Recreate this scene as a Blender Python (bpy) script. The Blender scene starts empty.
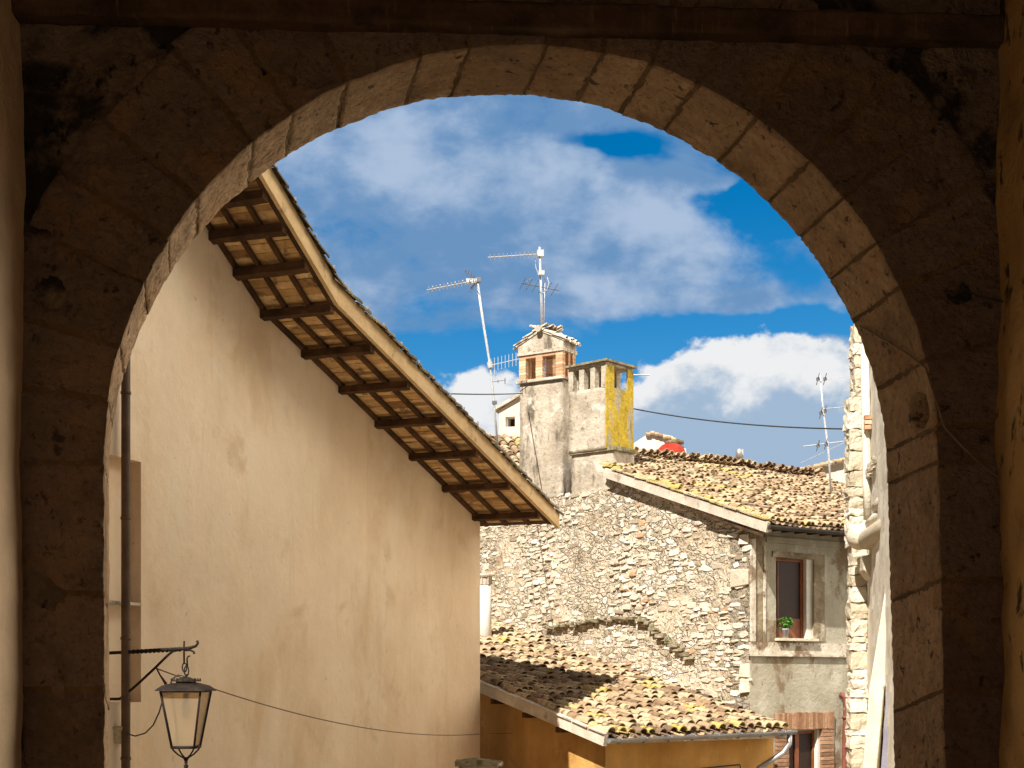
import bpy, math, random
from mathutils import Vector, noise
random.seed(7)
R = math.radians
C = bpy.context.scene.collection
scene = bpy.context.scene

# ------------------------------------------------------------------ camera (level, rising-front lens)
FPX, HX, HY, CZ = 1450.0, 512.0, 680.0, 1.7
cam_d = bpy.data.cameras.new('camera'); cam = bpy.data.objects.new('camera', cam_d); C.objects.link(cam)
cam.location = (0, 0, CZ); cam.rotation_euler = (R(90), 0, 0)
cam_d.sensor_width = 36; cam_d.lens = 36*FPX/1024; cam_d.shift_y = (HY-384)/1024
cam_d.clip_end = 5000; cam_d.clip_start = 0.05
scene.camera = cam
scene.render.resolution_x = 1024; scene.render.resolution_y = 768

# ------------------------------------------------------------------ light
SUN_AZ = math.atan2(-0.45, -0.893); SUN_EL = R(48.5)
EXPO = 1.06
sky_strength = 0.13
sd = bpy.data.lights.new('sun', 'SUN'); sd.energy = 4.4; sd.angle = R(0.5); sd.color = (1.0, 0.94, 0.85)
so = bpy.data.objects.new('sun', sd); C.objects.link(so)
to_sun = Vector((math.sin(SUN_AZ)*math.cos(SUN_EL), math.cos(SUN_AZ)*math.cos(SUN_EL), math.sin(SUN_EL)))
so.rotation_euler = to_sun.to_track_quat('Z', 'Y').to_euler(); so.location = to_sun*60
vs = scene.view_settings
vs.view_transform = 'Standard'; vs.look = 'None'; vs.gamma = 1; vs.exposure = EXPO; vs.use_curve_mapping = False
try:
    scene.cycles.max_bounces = 8; scene.cycles.diffuse_bounces = 5
except Exception: pass

class NT:
    """short node building"""
    def __init__(s, tree): s.t = tree; s.n = tree.nodes; s.l = tree.links
    def node(s, typ, **kw):
        n = s.n.new(typ)
        for k, v in kw.items():
            setattr(n, k, v)
        return n
    def set(s, sock, v):
        if isinstance(v, bpy.types.NodeSocket): s.l.new(v, sock)
        elif v is not None:
            if isinstance(v, (tuple, list)) and len(v) == 3 and sock.type == 'RGBA': v = (*v, 1)
            sock.default_value = v
    def math(s, op, a, b=None, c=None, clamp=False):
        n = s.n.new('ShaderNodeMath'); n.operation = op; n.use_clamp = clamp
        s.set(n.inputs[0], a)
        if b is not None: s.set(n.inputs[1], b)
        if c is not None: s.set(n.inputs[2], c)
        return n.outputs[0]
    def mix(s, f, a, b, mode='MIX'):
        n = s.n.new('ShaderNodeMix'); n.data_type = 'RGBA'; n.blend_type = mode
        s.set(n.inputs[0], f); s.set(n.inputs[6], a); s.set(n.inputs[7], b)
        return n.outputs[2]
    def step(s, x, lo, hi):
        n = s.n.new('ShaderNodeMapRange'); n.interpolation_type = 'SMOOTHSTEP'
        s.set(n.inputs[0], x); n.inputs[1].default_value = lo; n.inputs[2].default_value = hi
        return n.outputs[0]
    def noise(s, vec, scale, detail=6, rough=0.55, dist=0.0):
        n = s.n.new('ShaderNodeTexNoise'); s.set(n.inputs['Vector'], vec)
        n.inputs['Scale'].default_value = scale; n.inputs['Detail'].default_value = detail
        n.inputs['Roughness'].default_value = rough; n.inputs['Distortion'].default_value = dist
        return n.outputs[0]
    def ramp(s, f, cols):
        n = s.n.new('ShaderNodeValToRGB'); cr = n.color_ramp
        while len(cr.elements) < len(cols): cr.elements.new(0.5)
        for i, e in enumerate(cols):
            if len(e) == 2: p, c = e
            else: p, c = i/max(1, len(cols)-1), e
            cr.elements[i].position = p; cr.elements[i].color = (*c, 1)
        s.set(n.inputs[0], f); return n.outputs[0]
    def comb(s, x, y, z):
        n = s.n.new('ShaderNodeCombineXYZ'); s.set(n.inputs[0], x); s.set(n.inputs[1], y); s.set(n.inputs[2], z); return n.outputs[0]
    def scalevec(s, v, sc):
        n = s.n.new('ShaderNodeVectorMath'); n.operation = 'MULTIPLY'; s.set(n.inputs[0], v); n.inputs[1].default_value = sc; return n.outputs[0]

# ------------------------------------------------------------------ sky: Nishita with broken cloud
w = bpy.data.worlds.new('World'); scene.world = w; w.use_nodes = True
T = NT(w.node_tree); T.n.clear()
skyn = T.node('ShaderNodeTexSky'); skyn.sky_type = 'NISHITA'; skyn.sun_disc = False
skyn.sun_elevation = SUN_EL; skyn.sun_rotation = SUN_AZ % (2*math.pi)
skyn.altitude = 400; skyn.air_density = 1.0; skyn.dust_density = 0.3; skyn.ozone_density = 3.0
hs = T.node('ShaderNodeHueSaturation'); hs.inputs['Saturation'].default_value = 1.5; hs.inputs['Value'].default_value = 0.40
hs.inputs['Hue'].default_value = 0.497
T.l.new(skyn.outputs[0], hs.inputs['Color'])
tc = T.node('ShaderNodeTexCoord'); sep = T.node('ShaderNodeSeparateXYZ'); T.l.new(tc.outputs['Generated'], sep.inputs[0])
sx, sy, sz = sep.outputs
yy = T.math('MAXIMUM', T.math('ABSOLUTE', sy), 0.15)
ca = T.math('DIVIDE', sx, yy); cb = T.math('DIVIDE', sz, yy)
# elongated coordinates for the layered deck, rounder ones for the cumulus
deckv = T.comb(T.math('MULTIPLY', ca, 1.0), T.math('MULTIPLY', cb, 1.55), T.math('MULTIPLY', sy, 0.2))
cumv = T.comb(ca, T.math('MULTIPLY', cb, 1.25), 3.7)
warp = T.math('MULTIPLY', T.math('SUBTRACT', T.noise(deckv, 9, 4), 0.5), 0.09)
wa = T.math('ADD', ca, warp); wb = T.math('ADD', cb, T.math('MULTIPLY', warp, -0.6))
def blob(px, py, rx, ry, wgt):
    dx = T.math('DIVIDE', T.math('SUBTRACT', wa, (px-HX)/FPX), rx/FPX)
    dy = T.math('DIVIDE', T.math('SUBTRACT', wb, (HY-py)/FPX), ry/FPX)
    r2 = T.math('ADD', T.math('MULTIPLY', dx, dx), T.math('MULTIPLY', dy, dy))
    return T.math('MULTIPLY', T.math('EXPONENT', T.math('MULTIPLY', r2, -1.0)), wgt)
def total(parts):
    a = parts[0]
    for b in parts[1:]: a = T.math('ADD', a, b)
    return a
dn = T.noise(deckv, 9.5, 10, 0.60, 0.15)
bias = total([blob(755, 205, 75, 42, -0.50), blob(722, 182, 16, 10, 0.25), blob(610, 138, 44, 12, -0.40), blob(800, 262, 50, 24, -0.18),
              blob(760, 330, 150, 17, -0.60), blob(455, 375, 110, 38, -0.62), blob(620, 365, 90, 20, -0.55),
              blob(820, 235, 60, 22, 0.12), blob(560, 240, 150, 70, 0.14), blob(650, 190, 60, 30, 0.12), blob(830, 455, 80, 40, -0.40), blob(700, 470, 300, 60, -0.2)])
deck = T.step(T.math('ADD', T.math('ADD', dn, 0.10), bias), 0.34, 0.58)
deck = T.math('MULTIPLY', deck, 0.93)
n2 = T.math('ADD', T.math('MULTIPLY', T.noise(deckv, 9.0, 10, 0.58, 0.1), 0.7), T.math('MULTIPLY', T.noise(cumv, 24.0, 8, 0.55, 0.1), 0.3))
lightbias = total([blob(720, 225, 90, 30, 0.16), blob(420, 170, 90, 40, 0.10), blob(600, 300, 160, 30, 0.08), blob(520, 235, 120, 30, -0.08), blob(480, 320, 130, 25, -0.10)])
shade = T.step(T.math('ADD', n2, lightbias), 0.43, 0.64)
K = 1.0/(sky_strength*2**EXPO)
def kc(c): return tuple(v*K for v in c)
deckc = T.mix(shade, kc((0.155, 0.30, 0.53)), kc((0.44, 0.55, 0.72)))
# cumulus with bright crest and grey-blue body
cn = T.noise(cumv, 16.0, 10, 0.58, 0.15); cn2 = T.noise(cumv, 42.0, 6, 0.6, 0.0)
cb_bias = total([blob(710, 455, 130, 45, 0.7), blob(748, 425, 125, 80, 0.95), blob(850, 400, 70, 60, 0.55), blob(490, 425, 62, 52, 0.85), blob(650, 430, 60, 50, 0.4)])
cden = T.math('ADD', T.math('ADD', cb_bias, T.math('MULTIPLY', T.math('SUBTRACT', cn, 0.5), 1.1)), T.math('MULTIPLY', T.math('SUBTRACT', cn2, 0.5), 0.25))
cmask = T.step(cden, 0.34, 0.46)
body = total([blob(725, 446, 125, 50, 1.35), blob(640, 450, 60, 40, 0.5), blob(835, 460, 60, 48, 0.9)])
crest = T.step(T.math('ADD', T.math('SUBTRACT', T.math('MULTIPLY', T.math('SUBTRACT', T.noise(cumv, 20.0, 9, 0.6, 0.1), 0.5), 3.0), body), 0.5), -0.35, 0.45)
cumc = T.mix(crest, kc((0.36, 0.49, 0.65)), kc((0.86, 0.87, 0.88)))
col = T.mix(deck, hs.outputs[0], deckc)
col = T.mix(cmask, col, cumc)
# unseen dome: dimmed behind to deepen shade, bright fill added right for the gable
ahead = T.step(sy, 0.45, 0.80)
col = T.mix(ahead, T.mix(1.0, col, (0.34, 0.32, 0.30), 'MULTIPLY'), col)
side_fill = T.math('MULTIPLY', T.math('MULTIPLY', T.step(sx, 0.42, 0.75), T.step(sy, -0.5, -0.05)), T.step(sz, 0.90, 0.60))
bn_ = T.math('ADD', 0.75, T.math('MULTIPLY', T.noise(cumv, 3.0, 5, 0.5), 0.5))
col = T.mix(side_fill, col, T.mix(1.0, kc((5.2, 4.75, 4.05)), T.comb(bn_, bn_, bn_), 'MULTIPLY'))
bg = T.node('ShaderNodeBackground'); bg.inputs['Strength'].default_value = sky_strength
T.l.new(col, bg.inputs['Color'])
wo = T.node('ShaderNodeOutputWorld'); T.l.new(bg.outputs[0], wo.inputs[0])

# ------------------------------------------------------------------ geometry helpers
def P(x, y, Y): return Vector(((x-HX)/FPX*Y, Y, (HY-y)/FPX*Y + CZ))
def on_line(x, p0, d):
    """parameter along plan line p0+d*t seen at image column x, and the depth there"""
    u = (x-HX)/FPX
    t = (u*p0[1]-p0[0])/(d[0]-u*d[1])
    return t, p0[1]+d[1]*t
def zat(y, Y): return (HY-y)/FPX*Y + CZ

class Frame:
    def __init__(s, o, ex, ey, ez=(0, 0, 1)):
        s.o = Vector(o); s.x = Vector(ex); s.y = Vector(ey); s.z = Vector(ez)
    def __call__(s, a, b, c): return s.o + s.x*a + s.y*b + s.z*c
WF = Frame((0, 0, 0), (1, 0, 0), (0, 1, 0))

class MB:
    def __init__(s): s.v = []; s.f = []; s.r = []
    def add(s, vs, fs, r=0.5):
        k = len(s.v); s.v += [Vector(v) for v in vs]
        for f in fs: s.f.append([k+i for i in f]); s.r.append(r)
    def box(s, F, a0, a1, b0, b1, c0, c1, r=0.5, jit=0.0):
        p = [F(a, b, c) for c in (c0, c1) for b in (b0, b1) for a in (a0, a1)]
        if jit: p = [q+Vector((random.uniform(-jit, jit), random.uniform(-jit, jit), random.uniform(-jit, jit))) for q in p]
        s.add(p, [(0,2,3,1),(4,5,7,6),(0,1,5,4),(2,6,7,3),(0,4,6,2),(1,3,7,5)], r)
    def prism(s, pts, vec, r=0.5):
        n = len(pts); vec = Vector(vec); pts = [Vector(p) for p in pts]
        s.add(pts+[p+vec for p in pts], [tuple(range(n-1, -1, -1)), tuple(range(n, 2*n))]+[(i, (i+1) % n, n+(i+1) % n, n+i) for i in range(n)], r)
    def tube(s, pts, rad, seg=8, r=0.5, caps=True):
        pts = [Vector(p) for p in pts]; n = len(pts); rads = rad if isinstance(rad, (list, tuple)) else [rad]*n
        vs = []; prev = None
        for i, p in enumerate(pts):
            d = (pts[min(i+1, n-1)]-pts[max(i-1, 0)])
            if d.length < 1e-9: d = Vector((0, 0, 1))
            d.normalize()
            if prev is None:
                a = d.cross(Vector((0, 0, 1)))
                if a.length < 1e-3: a = d.cross(Vector((1, 0, 0)))
            else: a = prev - d*prev.dot(d)
            a.normalize(); prev = a; b = d.cross(a)
            for k in range(seg):
                t = 2*math.pi*k/seg; vs.append(p+(a*math.cos(t)+b*math.sin(t))*rads[i])
        fs = [(i*seg+k, i*seg+(k+1) % seg, (i+1)*seg+(k+1) % seg, (i+1)*seg+k) for i in range(n-1) for k in range(seg)]
        if caps: fs += [tuple(range(seg-1, -1, -1)), tuple((n-1)*seg+k for k in range(seg))]
        s.add(vs, fs, r)
    def lathe(s, c, prof, seg=20, r=0.5, ax=(1, 0, 0), ay=(0, 1, 0), az=(0, 0, 1)):
        c = Vector(c); ax, ay, az = Vector(ax), Vector(ay), Vector(az); vs = []
        for (rr, z) in prof:
            for k in range(seg):
                t = 2*math.pi*k/seg; vs.append(c+ax*(rr*math.cos(t))+ay*(rr*math.sin(t))+az*z)
        n = len(prof)
        fs = [(i*seg+k, i*seg+(k+1) % seg, (i+1)*seg+(k+1) % seg, (i+1)*seg+k) for i in range(n-1) for k in range(seg)]
        s.add(vs, fs+[tuple(range(seg-1, -1, -1)), tuple((n-1)*seg+k for k in range(seg))], r)
    def build(s, name, mat, parent=None, smooth=False, bevel=0.0, label=None):
        me = bpy.data.meshes.new(name); o = bpy.data.objects.new(name, me); C.objects.link(o)
        off = Vector((0, 0, 0))
        if parent is not None:
            o.parent = parent; root = parent
            while root.parent: root = root.parent
            off = Vector(root.location)
        me.from_pydata([tuple(v-off) for v in s.v], [], s.f); me.validate()
        if len(me.polygons) == len(s.r):
            at = me.attributes.new('rnd', 'FLOAT', 'FACE'); at.data.foreach_set('value', s.r)
        me.materials.append(mat)
        if smooth: me.polygons.foreach_set('use_smooth', [True]*len(me.polygons))
        if bevel:
            m = o.modifiers.new('bevel', 'BEVEL'); m.width = bevel; m.segments = 2; m.limit_method = 'ANGLE'; m.angle_limit = R(50)
        me.update()
        if label: o['label'] = label
        return o

def thing(name, label, cat, loc=(0, 0, 0), group=None):
    o = bpy.data.objects.new(name, None); C.objects.link(o); o.location = loc; o.empty_display_size = 0.2
    o['label'] = label; o['category'] = cat
    if group: o['group'] = group
    return o
def tag(o, label, cat, group=None):
    o['label'] = label; o['category'] = cat
    if group: o['group'] = group
    return o

# ------------------------------------------------------------------ material factory
def M(name, cols, attr=False, nscale=3.0, var=0.25, stains=(), streak=0.0, bump=0.3, bscale=30.0, bump2=0.0, b2scale=5.0, rough=0.9, metal=0.0, spec=0.2, line=None, fine=0.0, bdist=0.03):
    m = bpy.data.materials.new(name); m.use_nodes = True; t = NT(m.node_tree); t.n.clear()
    out = t.node('ShaderNodeOutputMaterial'); bs = t.node('ShaderNodeBsdfPrincipled'); t.l.new(bs.outputs[0], out.inputs[0])
    tc = t.node('ShaderNodeTexCoord'); ob = tc.outputs['Object']
    n1 = t.noise(ob, nscale, 8, 0.6, 0.2)
    if attr:
        a = t.node('ShaderNodeAttribute'); a.attribute_name = 'rnd'; f = a.outputs['Fac']
        c = t.ramp(f, cols)
    else:
        c = t.ramp(t.step(n1, 0.3, 0.7), cols)
    nv = t.noise(ob, nscale*2.7, 8, 0.65, 0.0)
    g = t.math('ADD', t.math('MULTIPLY', t.math('SUBTRACT', nv, 0.5), var*4), 1.0)
    if fine:
        nf = t.noise(ob, bscale*1.3, 5, 0.7); g = t.math('MULTIPLY', g, t.math('ADD', t.math('MULTIPLY', t.math('SUBTRACT', nf, 0.5), fine*4), 1.0))
    if line:
        # fine grain / plank lines: (axis-scale vector, strength)
        wv = t.noise(t.scalevec(ob, line[0]), 1.0, 5, 0.6, 0.0)
        g = t.math('MULTIPLY', g, t.math('ADD', t.math('MULTIPLY', t.math('SUBTRACT', wv, 0.5), line[1]*4), 1.0))
    if streak:
        sv = t.noise(t.scalevec(ob, (1.6, 1.6, 0.16)), 2.2, 7, 0.6, 0.1)
        g = t.math('MULTIPLY', g, t.math('ADD', t.math('MULTIPLY', t.math('SUBTRACT', sv, 0.5), streak*4), 1.0))
    g = t.math('MAXIMUM', g, 0.15)
    c = t.mix(1.0, c, t.comb(g, g, g), 'MULTIPLY')
    for k, st in enumerate(stains):
        scol, ssc, lo, hi, amt = st[:5]
        vec = t.scalevec(ob, st[5]) if len(st) > 5 else ob
        vv = t.node('ShaderNodeVectorMath'); vv.operation = 'ADD'; t.l.new(vec, vv.inputs[0]); vv.inputs[1].default_value = (k*7.3+1, k*3.1, k*5.7)
        sn = t.noise(vv.outputs[0], ssc, 9, 0.62, 0.3)
        c = t.mix(t.math('MULTIPLY', t.step(sn, lo, hi), amt), c, scol)
    t.l.new(c, bs.inputs['Base Color'])
    bs.inputs['Roughness'].default_value = rough; bs.inputs['Metallic'].default_value = metal
    bs.inputs['Specular IOR Level'].default_value = spec
    if bump:
        h = t.math('MULTIPLY', t.noise(ob, bscale, 8, 0.65, 0.2), 1.0)
        if bump2: h = t.math('ADD', h, t.math('MULTIPLY', t.noise(ob, b2scale, 6, 0.55, 0.3), bump2))
        bn = t.node('ShaderNodeBump'); bn.inputs['Strength'].default_value = min(1.0, bump); bn.inputs['Distance'].default_value = bdist
        t.l.new(h, bn.inputs['Height']); t.l.new(bn.outputs[0], bs.inputs['Normal'])
    return m

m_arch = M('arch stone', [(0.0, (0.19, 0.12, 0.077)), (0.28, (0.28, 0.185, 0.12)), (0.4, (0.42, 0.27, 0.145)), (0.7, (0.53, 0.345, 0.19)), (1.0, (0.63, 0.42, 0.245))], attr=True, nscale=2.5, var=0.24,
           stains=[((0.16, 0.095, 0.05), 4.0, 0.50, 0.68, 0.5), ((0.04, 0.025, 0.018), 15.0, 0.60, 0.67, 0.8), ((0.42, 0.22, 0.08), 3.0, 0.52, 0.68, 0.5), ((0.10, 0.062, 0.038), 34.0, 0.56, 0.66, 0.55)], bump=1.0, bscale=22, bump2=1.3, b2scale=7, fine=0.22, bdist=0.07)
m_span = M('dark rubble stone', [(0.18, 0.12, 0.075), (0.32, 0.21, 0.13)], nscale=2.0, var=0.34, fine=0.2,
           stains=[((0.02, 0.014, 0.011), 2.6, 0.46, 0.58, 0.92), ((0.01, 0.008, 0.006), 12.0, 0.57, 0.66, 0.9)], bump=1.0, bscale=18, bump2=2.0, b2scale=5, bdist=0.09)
m_mortar_dark = M('ochre joint mortar', [(0.15, 0.085, 0.035), (0.25, 0.15, 0.065)], nscale=6, var=0.3, bump=1.0, bscale=30, bdist=0.05)
m_side_l = M('passage plaster brown', [(0.60, 0.43, 0.27), (0.68, 0.51, 0.33)], nscale=1.5, var=0.12, streak=0.12,
             stains=[((0.20, 0.11, 0.06), 5, 0.60, 0.75, 0.6, (1, 1, 0.2))], bump=0.5, bscale=12, bump2=1.0, b2scale=3)
m_side_r = M('passage plaster ochre', [(0.42, 0.24, 0.08), (0.52, 0.32, 0.12)], nscale=2, var=0.15,
             stains=[((0.03, 0.02, 0.012), 5, 0.58, 0.64, 0.95, (1, 1, 0.5)), ((0.06, 0.04, 0.02), 9, 0.58, 0.66, 0.9), ((0.20, 0.09, 0.04), 3, 0.55, 0.7, 0.6)], bump=0.7, bscale=20, bump2=1.0)
m_beam = M('old beam wood', [(0.045, 0.025, 0.014), (0.11, 0.06, 0.03)], nscale=4, var=0.3, line=((1, 14, 14), 0.25), stains=[((0.20, 0.12, 0.06), 9, 0.58, 0.72, 0.6, (6, 1, 0.4))], bump=1.0, bscale=10, bump2=0.5)
m_ceil = M('ceiling boards', [(0.22, 0.12, 0.05), (0.30, 0.17, 0.08)], nscale=2, var=0.2, line=((1, 10, 10), 0.15), bump=0.5, bscale=12)
m_gable = M('cream plaster', [(0.74, 0.555, 0.37), (0.85, 0.69, 0.50)], nscale=0.38, var=0.06, streak=0.03, fine=0.02,
            stains=[((0.62, 0.43, 0.24), 0.55, 0.50, 0.66, 0.55, (1, 1, 0.7)), ((0.82, 0.69, 0.50), 0.7, 0.53, 0.68, 0.6, (1, 1, 0.6)), ((0.52, 0.34, 0.17), 1.3, 0.57, 0.72, 0.4), ((0.80, 0.70, 0.55), 2.6, 0.58, 0.70, 0.45), ((0.42, 0.24, 0.10), 7.0, 0.66, 0.72, 0.45), ((0.50, 0.35, 0.20), 0.9, 0.60, 0.64, 0.12, (4, 4, 0.25))], bump=0.35, bscale=7, bump2=1.6, b2scale=1.2, bdist=0.05)
m_purlin = M('dark purlin wood', [(0.05, 0.026, 0.012), (0.12, 0.06, 0.026)], nscale=3, var=0.3, line=((9, 3, 9), 0.2), bump=0.6, bscale=25)
m_soffit = M('soffit boards wood', [(0.0, (0.26, 0.14, 0.06)), (0.4, (0.62, 0.38, 0.16)), (1.0, (0.86, 0.60, 0.31))], attr=True, nscale=3.5, var=0.34, line=((7, 7, 7), 0.10),
             stains=[((0.09, 0.05, 0.025), 3.5, 0.56, 0.68, 0.8)], bump=0.4, bscale=20)
m_fascia = M('fascia board', [(0.64, 0.44, 0.22), (0.74, 0.54, 0.30)], nscale=2, var=0.12, line=((2, 2, 12), 0.08),
             stains=[((0.16, 0.09, 0.045), 3, 0.58, 0.72, 0.6)], bump=0.3, bscale=20)
TILE = [(0.0, (0.11, 0.075, 0.05)), (0.2, (0.24, 0.155, 0.09)), (0.45, (0.39, 0.275, 0.165)), (0.7, (0.54, 0.42, 0.27)), (0.86, (0.46, 0.36, 0.20)), (0.9, (0.44, 0.35, 0.17)), (1.0, (0.48, 0.35, 0.09))]
m_tile = M('clay tile', TILE, attr=True, nscale=5, var=0.22, stains=[((0.07, 0.05, 0.035), 7, 0.52, 0.64, 0.8), ((0.46, 0.37, 0.16), 3, 0.62, 0.72, 0.6), ((0.72, 0.62, 0.45), 9, 0.58, 0.70, 0.45)], bump=0.6, bscale=30)
m_tile_dark = M('clay tile mossy', [(0.0, (0.09, 0.06, 0.035)), (1.0, (0.26, 0.19, 0.10))], attr=True, nscale=5, var=0.3, stains=[((0.10, 0.10, 0.04), 4, 0.5, 0.65, 0.6)], bump=0.6)
STONE = [(0.0, (0.28, 0.22, 0.15)), (0.2, (0.44, 0.36, 0.26)), (0.45, (0.58, 0.50, 0.38)), (0.7, (0.70, 0.62, 0.50)), (0.93, (0.80, 0.75, 0.65)), (0.95, (0.50, 0.30, 0.18)), (1.0, (0.55, 0.34, 0.18))]
m_rubble = M('rubble stone', STONE, attr=True, nscale=6, var=0.16, stains=[((0.24, 0.17, 0.10), 5, 0.60, 0.72, 0.5), ((0.16, 0.13, 0.09), 1.6, 0.62, 0.74, 0.45)], bump=0.7, bscale=22, fine=0.08)
m_mortar = M('lime mortar', [(0.50, 0.40, 0.27), (0.66, 0.565, 0.43)], nscale=0.9, var=0.16, stains=[((0.30, 0.20, 0.11), 1.2, 0.54, 0.70, 0.7), ((0.70, 0.64, 0.54), 2.2, 0.56, 0.68, 0.6), ((0.10, 0.08, 0.06), 9, 0.62, 0.70, 0.7)], bump=1.0, bscale=14, bump2=2.0, b2scale=5, fine=0.1)
m_chim = M('chimney render', [(0.36, 0.30, 0.23), (0.54, 0.47, 0.37)], nscale=1.6, var=0.2, streak=0.16, fine=0.08, stains=[((0.10, 0.08, 0.055), 3, 0.53, 0.66, 0.85, (1, 1, 0.3)), ((0.15, 0.11, 0.07), 10, 0.56, 0.68, 0.7), ((0.70, 0.64, 0.56), 2.5, 0.57, 0.68, 0.7), ((0.42, 0.34, 0.10), 5, 0.62, 0.72, 0.5)], bump=0.8, bscale=14, bump2=1.0)
m_lichen = M('yellow lichen render', [(0.38, 0.26, 0.025), (0.56, 0.40, 0.04)], nscale=3, var=0.34, fine=0.12, stains=[((0.30, 0.22, 0.04), 4, 0.52, 0.66, 0.7, (1, 1, 0.4)), ((0.38, 0.33, 0.24), 2.4, 0.52, 0.60, 0.85, (1.6, 1.6, 0.4)), ((0.16, 0.13, 0.06), 6, 0.56, 0.66, 0.7, (1, 1, 0.3))], bump=0.6, bscale=16)
m_brickc = M('pale brick', [(0.0, (0.46, 0.24, 0.13)), (0.5, (0.62, 0.38, 0.22)), (1.0, (0.70, 0.52, 0.36))], attr=True, nscale=8, var=0.18, bump=0.5, bscale=30)
m_fac = M('grey facade render', [(0.33, 0.295, 0.215), (0.45, 0.41, 0.32)], nscale=0.8, var=0.1, streak=0.14,
          stains=[((0.56, 0.53, 0.45), 1.1, 0.52, 0.66, 0.6), ((0.20, 0.13, 0.07), 1.4, 0.53, 0.62, 0.85, (1, 1, 0.6)), ((0.12, 0.09, 0.06), 6, 0.62, 0.70, 0.6)], bump=0.6, bscale=14, bump2=0.8)
m_fac_trim = M('worn pale trim', [(0.50, 0.43, 0.33), (0.66, 0.60, 0.50)], nscale=2.5, var=0.15, stains=[((0.20, 0.125, 0.07), 2.4, 0.50, 0.60, 0.9), ((0.10, 0.07, 0.05), 8, 0.58, 0.66, 0.8)], bump=0.7, bscale=16)
m_ochre = M('orange plaster', [(0.46, 0.24, 0.06), (0.56, 0.32, 0.10)], nscale=0.9, var=0.12, streak=0.12, stains=[((0.30, 0.14, 0.04), 1.5, 0.56, 0.7, 0.6), ((0.60, 0.42, 0.20), 2.2, 0.6, 0.72, 0.5)], bump=0.4, bscale=14)
m_verge = M('weathered pale board', [(0.50, 0.42, 0.33), (0.64, 0.57, 0.47)], nscale=3, var=0.15, stains=[((0.20, 0.14, 0.09), 3, 0.58, 0.7, 0.6)], bump=0.3)
m_zinc = M('zinc', [(0.28, 0.28, 0.29), (0.40, 0.40, 0.41)], nscale=4, var=0.12, rough=0.5, metal=0.6, bump=0.1, spec=0.5)
m_gutdark = M('dark gutter metal', [(0.045, 0.04, 0.038), (0.08, 0.07, 0.06)], nscale=4, rough=0.55, metal=0.3, bump=0.1)
m_iron = M('wrought iron', [(0.012, 0.009, 0.008), (0.03, 0.02, 0.014)], nscale=14, var=0.3, rough=0.6, metal=0.3, bump=0.4, bscale=60, stains=[((0.12, 0.05, 0.02), 22, 0.58, 0.7, 0.5)])
m_pipe = M('brown painted pipe', [(0.085, 0.05, 0.028), (0.13, 0.078, 0.043)], nscale=3, rough=0.6, bump=0.15, stains=[((0.22, 0.16, 0.09), 14, 0.66, 0.72, 0.5)])
m_redpipe = M('red oxide pipe', [(0.15, 0.05, 0.035), (0.22, 0.08, 0.055)], nscale=4, rough=0.5, bump=0.2, stains=[((0.5, 0.4, 0.33), 7, 0.62, 0.7, 0.5)])
m_white = M('aluminium', [(0.46, 0.47, 0.48), (0.60, 0.61, 0.62)], nscale=10, rough=0.45, metal=0.2, bump=0.0, spec=0.5)
m_darkmetal = M('dull aerial metal', [(0.13, 0.13, 0.14), (0.22, 0.22, 0.23)], nscale=10, rough=0.5, metal=0.4, bump=0.0)
m_cable = M('black cable', [(0.03, 0.03, 0.032), (0.05, 0.05, 0.05)], nscale=5, bump=0.0, rough=0.6)
m_cable_br = M('brown cable', [(0.16, 0.10, 0.06), (0.24, 0.16, 0.10)], nscale=5, bump=0.0, rough=0.6)
m_wood = M('varnished brown wood', [(0.16, 0.045, 0.018), (0.26, 0.085, 0.03)], nscale=4, var=0.2, rough=0.5, line=((9, 9, 2), 0.15), bump=0.2)
m_paint_w = M('white reveal plaster', [(0.66, 0.62, 0.54), (0.76, 0.72, 0.64)], nscale=2, var=0.1, bump=0.3)
m_room = M('dark room interior', [(0.03, 0.02, 0.016), (0.05, 0.035, 0.025)], nscale=2, bump=0.0)
m_curtain = M('grey curtain', [(0.30, 0.30, 0.32), (0.42, 0.42, 0.44)], nscale=2, var=0.1, line=((14, 14, 0.5), 0.2), bump=0.3)
m_pot = M('grey pot', [(0.40, 0.40, 0.42), (0.50, 0.50, 0.52)], nscale=5, bump=0.1)
m_leaf = M('green leaf', [(0.0, (0.02, 0.08, 0.012)), (1.0, (0.09, 0.26, 0.03))], attr=True, nscale=5, bump=0.0, rough=0.5)
m_lime = M('limestone block', [(0.0, (0.50, 0.42, 0.30)), (0.5, (0.66, 0.58, 0.44)), (1.0, (0.78, 0.71, 0.58))], attr=True, nscale=4, var=0.12, stains=[((0.30, 0.20, 0.10), 5, 0.60, 0.70, 0.6), ((0.12, 0.09, 0.06), 9, 0.64, 0.72, 0.6)], bump=0.8, bscale=20)
m_chplast = M('church plaster', [(0.64, 0.57, 0.44), (0.76, 0.70, 0.58)], nscale=1.5, var=0.1, streak=0.1, stains=[((0.40, 0.31, 0.12), 2.5, 0.60, 0.72, 0.5, (1, 1, 0.3)), ((0.22, 0.17, 0.12), 6, 0.64, 0.72, 0.6)], bump=0.5, bscale=16)
m_shade_wall = M('blue shade plaster', [(0.22, 0.21, 0.26), (0.30, 0.28, 0.32)], nscale=2, var=0.12, bump=0.4)  # cool cast of a wall in shadow, put into the base colour
m_redroof = M('red painted dome', [(0.30, 0.025, 0.015), (0.38, 0.045, 0.025)], nscale=4, bump=0.2)
m_farwall = M('pale far wall', [(0.60, 0.52, 0.42), (0.70, 0.63, 0.53)], nscale=1.0, var=0.08, bump=0.3)
m_ivory = M('old ivory plastic', [(0.40, 0.32, 0.20), (0.50, 0.41, 0.27)], nscale=12, bump=0.1, rough=0.5)
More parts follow.
